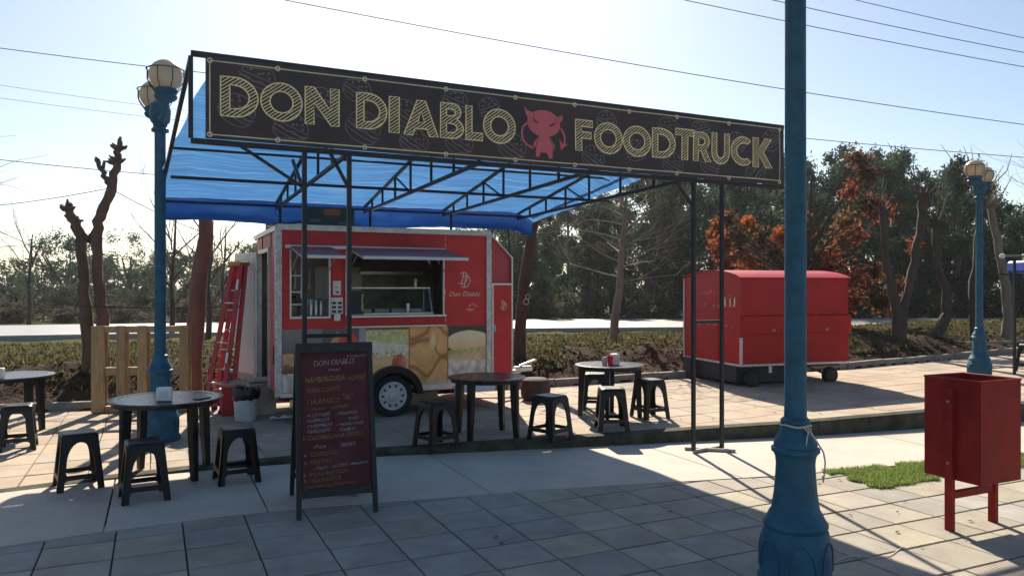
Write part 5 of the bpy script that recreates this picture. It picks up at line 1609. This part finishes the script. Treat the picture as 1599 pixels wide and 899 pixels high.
# the far wood behind them all, one mass
cs, rs, ns = [], [], []
for i in range(420):
    px = rng.uniform(-200, 1900); Y = rng.uniform(66, 90)
    h = interp([(-200, 4.5), (60, 3.8), (300, 5.0), (700, 5.5), (830, 6.0), (1000, 8.0), (1500, 9.0), (1900, 6)], px)
    cs.append(((px - 799.5) / 1200 * Y, Y, rng.uniform(.3, h))); rs.append(rng.uniform(1.0, 1.8)); ns.append(85)
v, q_, t = leaves(cs, rs, ns, .26, GREENS, 5, 1.7, .3)
fw = np_mesh('far_wood', v, q_, t, M['leaf']); tag(fw, 'hazy far wood filling the gaps behind the tree rows', 'wood', None, 'stuff')

# ---- bare trees
def branch(mb, p, d, length, rad, depth, r, up=0.15, spread=0.6, n=3):
    pts, rads = [Vector(p)], [rad]
    d = Vector(d).normalized()
    for k in range(4):
        d = (d + Vector((r.gauss(0, .12), r.gauss(0, .12), r.gauss(0, .08) + up * .12))).normalized()
        pts.append(pts[-1] + d * length / 4); rads.append(rad * (1 - .13 * (k + 1)))
    mb.tube(pts, rads, 7 if rad > .03 else 5 if rad > .012 else 4, caps=False)
    if depth > 0:
        for k in range(n):
            i = r.randint(1, 4)
            dd3 = (d + Vector((r.gauss(0, spread), r.gauss(0, spread), r.gauss(0, spread * .6) + up))).normalized()
            branch(mb, pts[i], dd3, length * r.uniform(.55, .8), max(.0035, rads[i] * r.uniform(.4, .6)), depth - 1, r, up, spread, n)
def bare_tree(name, label, loc, trunk_pts, trunk_r, tips, m, twig_m, seed, depth=3, length=1.2, spread=.6, up=.2, knob=0.0, n=3):
    r = random.Random(seed)
    root = thing(name, label, 'tree', loc)
    q = MB()
    q.tube(trunk_pts, trunk_r, 14, wob=.05, seed=seed)
    q.build('trunk', m, root, True)
    c = MB()
    for p, d, l, rd in tips: branch(c, p, d, l, rd, depth, r, up, spread, n)
    c.build('crown', twig_m, root, True)
    return root
# slender bare tree in front of the road
bare_tree('bare_tree', 'slender leafless tree with fine spreading twigs standing behind the sunlit table', (2.12, 16.3, .38), [(0, 0, -.2), (.06, 0, .6), (.16, 0, 1.2), (.2, .0, 2.0), (.28, 0, 2.8), (.32, 0, 3.5)], [.10, .085, .075, .06, .045, .015],
          [((.18 + .004 * k, 0, 1.4 + .1 * k), (math.cos(k * 2.4) * 1.2, math.sin(k * 2.4), .28), 1.25 - .02 * k, .017) for k in range(20)], 'bark_pale', 'bark_pale', 3, 3, 1.2, .42, .06, n=3)
# leaning dark trunk by the trailer nose
bare_tree('leaning_tree', 'dark leaning tree trunk just right of the trailer nose', (0.12, 13.2, .2), [(0, 0, -.2), (.02, 0, .7), (.10, 0, 1.6), (.22, 0, 2.4), (.34, 0, 3.0), (.40, 0, 3.3)], [.12, .10, .09, .085, .075, .06],
          [((.24, 0, 2.5), (.5, .2, .3), .5, .02), ((.2, 0, 2.2), (-.4, .2, .4), .5, .02)], 'bark_dark', 'bark_dark', 5, 2)
# reddish trunk behind pallet
bare_tree('red_trunk_tree', 'smooth reddish tree trunk rising behind the pallet to the tarpaulin', (-4.55, 10.95, .08), [(0, 0, -.2), (0, 0, .5), (.05, 0, 1.2), (.10, 0, 1.8), (.19, 0, 2.3), (.18, 0, 2.7), (.17, 0, 3.05)], [.15, .125, .12, .115, .10, .09, .08],
          [((.17, 0, 2.8), (.5, .3, .1), .4, .03), ((.17, 0, 2.9), (-.1, .6, .1), .4, .03)], 'bark_pink', 'bark_pink', 8, 0)
# pollarded tree on the left: two limbs ending in knobs
pt = thing('pollarded_tree', 'pollarded leafless tree with two knobbly limbs behind the pallet', 'tree', (-6.15, 11.6, .15))
q = MB()
def knobby(mb, pts, rads, seed):
    r = random.Random(seed)
    P2, R2 = [], []
    for i in range(len(pts) - 1):
        a, b = Vector(pts[i]), Vector(pts[i + 1])
        for k in range(4):
            P2.append(a.lerp(b, k / 4) + Vector((r.gauss(0, .012), r.gauss(0, .012), 0))); R2.append((rads[i] + (rads[i + 1] - rads[i]) * k / 4) * r.uniform(.93, 1.08))
    P2.append(Vector(pts[-1])); R2.append(rads[-1])
    mb.tube(P2, R2, 14, wob=.09, seed=seed)
knobby(q, [(-.20, 0, -.3), (-.26, 0, .9), (-.31, 0, 1.6), (-.36, 0, 2.2), (-.43, 0, 2.5), (-.58, 0, 2.72)], [.105, .092, .08, .075, .075, .055], 1)
q.build('limb', 'bark', pt, True)
q = MB()
knobby(q, [(.02, 0, -.3), (-.03, 0, .9), (-.09, 0, 1.6), (-.13, 0, 2.15), (-.10, 0, 2.5), (.03, 0, 2.78), (.13, 0, 3.06), (.18, 0, 3.38), (.21, 0, 3.6)], [.10, .088, .078, .075, .073, .07, .062, .055, .045], 2)
q.build('limb', 'bark', pt, True)
q = MB(); knobby(q, [(.11, 0, 3.0), (.04, 0, 3.1), (-.03, -.02, 3.28), (-.10, 0, 3.42)], [.05, .042, .036, .03], 3); q.build('limb', 'bark', pt, True)
q = MB(); q.tube([(-.03, 0, 3.27), (.0, 0, 3.42)], [.03, .02], 8); q.build('limb', 'bark', pt, True)
def knob(c, n_, rmax, seed):
    r = random.Random(seed); k_ = MB()
    for j in range(n_):
        d = Vector((r.gauss(0, 1), r.gauss(0, .7), abs(r.gauss(.5, .7)))).normalized()
        k_.tube([Vector(c), Vector(c) + d * r.uniform(.3, .6) * rmax, Vector(c) + d * r.uniform(.6, 1) * rmax + Vector((r.gauss(0, .01), 0, .015))], [.04, .03, .012], 7, wob=.25, seed=j)
    k_.build('knob', 'bark', pt, True)
knob((-.56, 0, 2.68), 14, .15, 1); knob((-.46, 0, 2.5), 7, .14, 5); knob((.18, 0, 3.38), 14, .18, 2); knob((.22, 0, 3.60), 8, .15, 3); knob((-.26, 0, 2.22), 6, .12, 4); knob((-.10, 0, 3.42), 3, .07, 6)
q = MB(); q.tube([(.21, 0, 3.55), (.24, 0, 3.78)], [.04, .02], 8); q.build('stub', 'bark', pt, True)
q = MB(); q.tube([(-.14, 0, 2.2), (-.27, 0, 2.23)], [.055, .04], 8); q.build('stub', 'bark', pt, True)
# pollards on the right behind the bin
def pollard(label, loc, limbs, seed, m='bark_dark', shoots=True):
    root = thing('pollarded_tree', label, 'tree', loc)
    for i, (pts, rads) in enumerate(limbs):
        q = MB(); knobby(q, pts, rads, seed + i); q.build('limb', m, root, True)
    r = random.Random(seed); c = MB()
    for pts, rads in limbs:
        e = Vector(pts[-1])
        for j in range(10):
            d = Vector((r.gauss(0, .6), r.gauss(0, .5), r.uniform(.3, 1))).normalized()
            c.tube([e - Vector((0, 0, .05)), e + d * r.uniform(.15, .30)], [.055, .02], 6, wob=.15, seed=j)
            if shoots and j < 5:
                f = e + d * .2; g2 = f + (d + Vector((r.gauss(0, .3), r.gauss(0, .3), .6))).normalized() * r.uniform(.5, 1.3)
                c.tube([f, (f + g2) / 2 + Vector((r.gauss(0, .05), 0, 0)), g2], [.014, .010, .004], 4)
    c.build('shoots', m, root, True)
    return root
pollard('forked pollarded tree directly right of the red cart', (8.05, 16.0, .30), [([(0, 0, -.3), (.0, 0, .5), (-.08, 0, 1.1), (-.28, 0, 2.0), (-.32, 0, 2.9)], [.15, .13, .09, .075, .085]), ([(.02, 0, .2), (.12, 0, 1.0), (.32, 0, 1.9), (.45, 0, 2.6), (.52, 0, 3.2)], [.11, .095, .08, .075, .10])], 21)
pollard('crooked pollarded tree between the forked tree and the far lamp', (9.2, 16.7, .30), [([(-.1, 0, -.3), (0, 0, .3), (.28, 0, .8), (.22, 0, 1.3), (.02, 0, 1.9), (.02, 0, 2.7)], [.17, .13, .10, .085, .075, .085])], 31)
pollard('thin pollarded tree to the right of the far lamp', (11.05, 17.2, .28), [([(.05, 0, -.3), (.05, 0, .7), (.0, 0, 1.4), (-.15, 0, 2.2), (-.35, 0, 3.2)], [.13, .11, .10, .085, .07])], 41, 'bark_pale')
pollard('thin dark trunk just left of the far lamp', (9.95, 16.6, .28), [([(0, 0, -.3), (.02, 0, 1.2), (.12, 0, 2.4), (.2, 0, 3.4)], [.09, .08, .07, .05])], 51)
# bare trees in the distance left and by the pink trunk
for i, (X, Y, h, sd, lab) in enumerate(((-11.5, 30.5, 3.4, 61, 'thin bare tree beyond the road left of the pollarded tree'), (-10.2, 23.0, 3.4, 62, 'thin bare tree between the blue lamp and the trailer ladder'), (-8.9, 22.5, 3.0, 63, 'thin bare tree just left of the ladder'), (-19.5, 31, 3.2, 64, 'thin bare tree at the far left beyond the road'))):
    bare_tree('bare_tree', lab, (X, Y, .15), [(0, 0, -.2), (.05, 0, .8), (.0, 0, 1.6), (.1, 0, h * .8), (.15, 0, h * 1.15)], [.09, .075, .06, .04, .015],
              [((.02, 0, .9 + .25 * k), (math.cos(k * 2.1), math.sin(k * 2.1), 1.1), 1.35, .026) for k in range(9)], 'bark_dark', 'bark_dark', sd, 2, 1.2, .35, .3)
bare_tree('bare_tree', 'leafless tree reaching in from the left picture edge', (-8.6, 10.2, 0.1), [(0, 0, -.2), (.05, 0, 1.2), (.1, 0, 2.4), (.2, 0, 3.4)], [.12, .10, .08, .05],
          [((.1, 0, 1.6 + .3 * k), (1.0, math.sin(k * 2.1) * .5, .12 * (k % 3)), 1.25, .024) for k in range(6)], 'bark_dark', 'bark_dark', 77, 2, 1.0, .3, .05)
bare_tree('bare_tree', 'leafless tree reaching in from the right picture edge', (13.6, 17.4, 0.2), [(0, 0, -.2), (.05, 0, 1.2), (.1, 0, 2.6), (.2, 0, 4.4)], [.12, .10, .08, .04],
          [((.1, 0, 1.8 + .3 * k), (-1.0, math.sin(k * 2.1) * .5, .35), 1.5, .024) for k in range(8)], 'bark_pale', 'bark_pale', 78, 2, 1.0, .4, .15)

# ---- autumn tree: orange and brown leaves
ot = thing('autumn_tree', 'tree with orange and brown autumn leaves behind the red cart', 'tree', (7.3, 19.2, .28))
q = MB()
r = random.Random(4)
q.tube([(0, 0, -.3), (.05, 0, .8), (.0, 0, 1.6), (.1, 0, 2.8), (.2, 0, 4.2)], [.18, .15, .13, .09, .03], 12)
OC, OR, ON = [], [], []
blobs = [(1.15, 4.55, .42), (1.25, 4.15, .45), (1.05, 3.75, .35), (1.35, 3.4, .5), (1.6, 3.2, .45), (.95, 3.0, .5), (1.2, 2.65, .55), (1.5, 2.75, .4), (1.05, 2.25, .5), (-.4, 3.15, .4), (-.2, 2.9, .45), (-.7, 2.6, .4), (-.5, 2.1, .5), (-1.6, 2.95, .25), (-1.75, 2.6, .28), (-1.4, 2.4, .35),
         (-1.2, 2.0, .5), (-.1, 2.4, .4), (.35, 2.3, .4), (.3, 1.8, .6), (1.0, 1.6, .6), (1.6, 1.5, .6), (2.0, 1.7, .45), (-.8, 1.5, .6), (-1.6, 1.6, .55), (-1.9, 1.15, .5), (.2, 1.2, .6), (1.9, 1.1, .5), (.9, 1.05, .5), (-2.1, 2.0, .35), (2.35, 1.4, .35), (-.4, 1.0, .5)]
rb = random.Random(12)
blobs += [(rb.uniform(-2.4, 2.5), rb.uniform(.9, 3.1), rb.uniform(.22, .42)) for k_ in range(26)]
for x, z, w in blobs:
    y = r.uniform(-.8, .8)
    OC.append((x, y, z)); OR.append(w); ON.append(int(470 * w))
    q.tube([(.02 * z, 0, max(.9, z * .55)), (x * .5, y * .5, z * .8), (x, y, z)], [.045, .025, .010], 5)
q.build('trunk', 'bark_dark', ot, True)
v, q_, t = leaves(OC, OR, ON, .075, [(.33, .105, .030), (.24, .080, .026), (.35, .145, .045), (.15, .068, .030), (.11, .055, .028), (.26, .068, .030), (.17, .085, .038)], 9, 1.6, .2)
np_mesh('crown', v, q_, t, M['leaf_o'], ot)

# ---- ground cover, dry litter and grass
def blades(n, xr, inside, zf, size, cols, seed, upright=1.0, wid=.12, ysamp=None):
    g = np.random.default_rng(seed); V_, T_ = [], []
    cols = np.array(cols); tries = 0
    while len(V_) < n and tries < n * 12:
        tries += 1
        x = g.uniform(*xr); y = ysamp(g, x)
        if not inside(x, y): continue
        z = zf(x, y)
        h = size * g.uniform(.5, 1.4); a = g.uniform(0, 6.283)
        lean_ = g.normal(0, .5, 2) * h * (1.2 - upright * .6)
        wx, wy = math.cos(a) * h * wid, math.sin(a) * h * wid
        V_.append(((x - wx, y - wy, z - .01), (x + wx, y + wy, z - .01), (x + wx * .2 + lean_[0], y + wy * .2 + lean_[1], z + h * upright)))
        T_.append(cols[g.integers(0, len(cols))] * g.uniform(.7, 1.3))
    v = np.array(V_).reshape(-1, 3); n_ = len(V_)
    return v, np.arange(n_ * 3).reshape(-1, 3), np.repeat(np.array(T_), 3, axis=0)
def gmask(x, y):
    d = (y - interp(KERB, x)) * .93
    g_ = (d - 0.8) / 1.5 + noise.noise(Vector((x * .9, y * .9, 0))) * 1.2 + noise.noise(Vector((x * 3.7, y * 3.7, 6))) * .9
    return g_ > .25 and d < 15
v, q_, t = blades(60000, (-13, 19), gmask, bank, .075, [(.075, .075, .028), (.105, .092, .035), (.055, .066, .024), (.13, .11, .05), (.07, .05, .03)], 3, .75, .30, lambda g, x: interp(KERB, x) + .8 + 11 * g.random() ** 1.7)
tag(np_mesh('ground_cover', v, q_, t, M['grass']), 'low green weeds and grass on top of the soil bank', 'grass', None, 'stuff')
def lmask(x, y): return 0.1 < (y - interp(KERB, x)) < 5
g = np.random.default_rng(8)
n_ = 9000
LX = g.uniform(-11, 15, n_); LY = np.array([interp(KERB, x) for x in LX]) + .15 + 4.2 * g.random(n_) ** 1.3
LZ = np.array([bank(x, y) + .012 for x, y in zip(LX, LY)])
P_ = np.stack([LX, LY, LZ], 1)
a_ = g.normal(size=(n_, 3)); a_[:, 2] *= .45; a_ /= np.linalg.norm(a_, axis=1)[:, None]
b_ = np.cross(a_, np.array([0, 0, 1.0]) + g.normal(size=(n_, 3)) * .4); b_ /= np.linalg.norm(b_, axis=1)[:, None]
s_ = g.uniform(.02, .06, (n_, 1))
v = np.empty((n_, 4, 3)); v[:, 0] = P_ - a_ * s_; v[:, 1] = P_ + b_ * s_ * .6; v[:, 2] = P_ + a_ * s_; v[:, 3] = P_ - b_ * s_ * .6
cols = np.array([(.10, .06, .04), (.06, .036, .026), (.15, .10, .065), (.045, .03, .022), (.22, .17, .12)])
t = np.repeat(cols[g.integers(0, 5, n_)] * g.uniform(.7, 1.2, (n_, 1)), 4, axis=0)
tag(np_mesh('leaf_litter', v.reshape(-1, 3), np.arange(n_ * 4).reshape(-1, 4), t, M['litter']), 'dry brown leaves and twigs strewn over the soil bank', 'leaf litter', None, 'stuff')
# green wedge of lawn by the bin
gl_ = []
x = 2.70
poly = [(2.74, 6.90)] + [(xx, interp(BORDER, xx)) for xx in np.linspace(2.8, 8.0, 20)] + [tuple((GRASS_A + U * 5.6)[:2])] + [tuple(GRASS_A[:2])]
q = MB(); q.prism([poly], .03, lambda x, y, d: (x, y, -.003 - d)); structure(q.build('lawn_soil', mat('lawn_soil', (.055, .075, .025), .95, var=.4, scale=14, bump=.5, spec=.05)))
def in_lawn(x, y):
    p = Vector((x, y, 0)) - GRASS_A
    k_ = .06 * noise.noise(Vector((x * 7, y * 7, 0)))
    if noise.noise(Vector((x * 5, y * 5, 8))) < -.32: return False
    return p.dot(V) > -.01 + k_ and p.dot(U) > -.01 + k_ and y < interp(BORDER, x) + .01 + k_
v, q_, t = blades(36000, (2.6, 6.6), in_lawn, lambda x, y: -.004, .045, [(.17, .26, .06), (.22, .31, .07), (.12, .19, .05), (.30, .31, .12)], 6, .8, .12, lambda g, x: 6.2 + 2.2 * g.random())
tag(np_mesh('lawn', v, q_, t, M['grass']), 'small wedge of short green lawn beside the litter bin', 'grass', None, 'stuff')
# fallen leaves on the paving
q = MB()
for i in range(46):
    if i < 26: x, y = rng.uniform(1.5, 8), 0; y = rng.uniform(interp(STEP, x) + .3, interp(KERB, x) - .2); z = zp(x) + .006
    else: x = rng.uniform(-.5, 4.2); y = rng.uniform(4.6, interp(BORDER, x)); z = .006
    a = rng.uniform(0, 6.28); s = rng.uniform(.012, .03)
    ca, sa = math.cos(a) * s, math.sin(a) * s
    q.add([(x - ca, y - sa, z), (x + sa * .5, y - ca * .5, z + .006), (x + ca, y + sa, z + .003), (x - sa * .5, y + ca * .5, z + .008)], [(0, 1, 2, 3)])
tag(q.build('fallen_leaves', 'bark'), 'scattered dry leaves on the paving', 'leaf litter', None, 'stuff')
q = MB(); q.tube([(1.95 + .05 * k, 4.62 + .05 * math.sin(k * .7) + .02 * k, .006) for k in range(12)], .003, 4); tag(q.build('string', 'rope'), 'thin pale string lying on the paving by the lamp base', 'string')

# ------------------------------------------------------------------ small things along the right and the cables
bp_ = thing('awning_post', 'thin black post carrying a blue awning corner at the right edge', 'post', (8.12, 12.42, zp(8.1)))
q = MB(); q.box((0, 0, .92), (.035, .035, 1.84)); q.build('post', 'steel', bp_)
q = MB(); q.box((.44, .1, 1.72), (.70, .5, .19), Matrix.Rotation(R(4), 3, 'Y'), ch=.03); q.build('awning', 'bluebox', bp_)
q = MB(); q.tube([(.02, 0, 1.6), (-.25, 0, 1.62)], .012, 6); q.build('bracket', 'steel', bp_)
gp = thing('green_rail', 'thin green rod with a white end knob at the right edge', 'rod', (9.7, 15.2, .3))
q = MB(); q.tube([(0, 0, 1.98), (3, .2, 1.98)], .022, 8); q.build('rod', mat('rod_green', (.12, .2, .13), .5), gp)
q = MB(); q.lathe([(.0, -.05), (.04, -.04), (.055, 0), (.04, .04), (0, .05)], 12, (0, 0, 1.98)); q.build('knob', 'white', gp, True)
q = MB(); q.box((2.9, .2, .85), (.05, .05, 2.3)); q.build('upright', 'steel', gp)
lr = thing('low_rail', 'low grey timber rail behind the farthest blue lamp', 'rail', (8.4, 13.9, zp(8.4)), R(14))
q = MB(); q.box((1.4, 0, .40), (3.2, .08, .05), ch=.008); q.build('beam', 'kerb', lr)
for x in (0.0, 2.6):
    q = MB(); q.box((x, 0, .17), (.09, .08, .42), ch=.006); q.build('post', 'kerb', lr)
rl = thing('roadside_lamp', 'short red lamp post with a cream globe on the far roadside', 'lamp post', (16.9, 34.6, .2))
q = MB(); q.tube([(0, 0, 0), (0, 0, 1.2)], .09, 10); q.build('post', 'signred', rl, True)
q = MB(); q.lathe([(.07, 1.2), (.17, 1.28), (.20, 1.42), (.16, 1.56), (.02, 1.62)], 16); q.build('globe', 'globe', rl, True)
q = MB(); q.tube([(0.04 * math.cos(a), 0, .04 * math.sin(a)) for a in np.linspace(0, 6.0, 12)], .006, 5); q.tube([(-.03 + .045 * math.cos(a), 0, -.085 + .05 * math.sin(a)) for a in np.linspace(0, 6.2, 12)], .006, 5)
o = q.build('wire_loop', 'rope'); o.location = (.27, 13.05, 1.50); tag(o, 'pale wire loop hung on the leaning trunk by the trailer', 'wire')

def cable(label, a, b, sag, rad=.012, group='overhead cables'):
    a, b = Vector(a), Vector(b)
    pts = [a.lerp(b, k / 40) - Vector((0, 0, sag * 4 * (k / 40) * (1 - k / 40))) for k in range(41)]
    q = MB(); q.tube(pts, rad, 5); return tag(q.build('power_cable', 'wire'), label, 'cable', group)
def at(px, py, Y): return ((px - 799.5) / 1200 * Y, Y, 1.65 + (450 - py) / 1200 * Y)
cable('overhead cable running from upper left to the left lamp globe', at(-200, 48, 24), at(560, 138, 27), .12, .013)
cable('long overhead cable passing above the middle of the banner', at(150, -58, 22), at(1760, 216, 30), .35, .014)
cable('topmost overhead cable in the upper right corner', at(1180, -38, 22), at(1760, 92, 25), .10, .011)
cable('second overhead cable from the top in the upper right corner', at(1040, -38, 22), at(1760, 112, 25), .12, .012)
cable('third overhead cable from the top in the upper right corner', at(900, -36, 22), at(1760, 133, 25), .12, .012)
cable('level overhead cable just above the autumn tree', at(1000, 190, 28), at(1760, 258, 30), .10, .013)
cable('overhead cable crossing behind the upper pollarded limb', at(-150, 232, 20), at(420, 285, 24), .10, .010)
cable('thin cable sloping up to the pollarded tree from the left', at(-150, 328, 16), at(168, 295, 12), .10, .006)
cable('thin cable running down from the pollarded tree behind the lamp', at(176, 297, 12), at(340, 372, 16), .05, .006)
cable('faint high cable on the left', at(-150, 110, 40), at(330, 178, 44), .1, .010)
cable('faint lower double cable on the left', at(-150, 132, 40), at(330, 194, 44), .1, .010)
cable('thin cable from the left edge to the tree row', at(-60, 335, 20), at(200, 440, 30), .1, .010)
cable('pale rope tied between the pollarded tree and the trailer end', at(128, 478, 11.4), at(398, 478, 10.9), .03, .010, 'ropes')

# ------------------------------------------------------------------ the air between here and the far trees
hz_m = bpy.data.materials.new('thin_haze')
hz_m.use_nodes = True
hn = hz_m.node_tree
hn.nodes.remove(hn.nodes['Principled BSDF'])
hv = hn.nodes.new('ShaderNodeVolumePrincipled')
hv.inputs['Color'].default_value = (0.86, 0.93, 1.0, 1)
hv.inputs['Density'].default_value = 0.0004
hv.inputs['Anisotropy'].default_value = 0.6
hn.links.new(hv.outputs[0], hn.nodes['Material Output'].inputs['Volume'])
q = MB(); q.box((0, 700, 6.0), (2400, 1800, 14.5)); hz_o = q.build('haze', hz_m)
tag(hz_o, 'thin pale haze softening the far trees', 'haze', None, 'stuff')
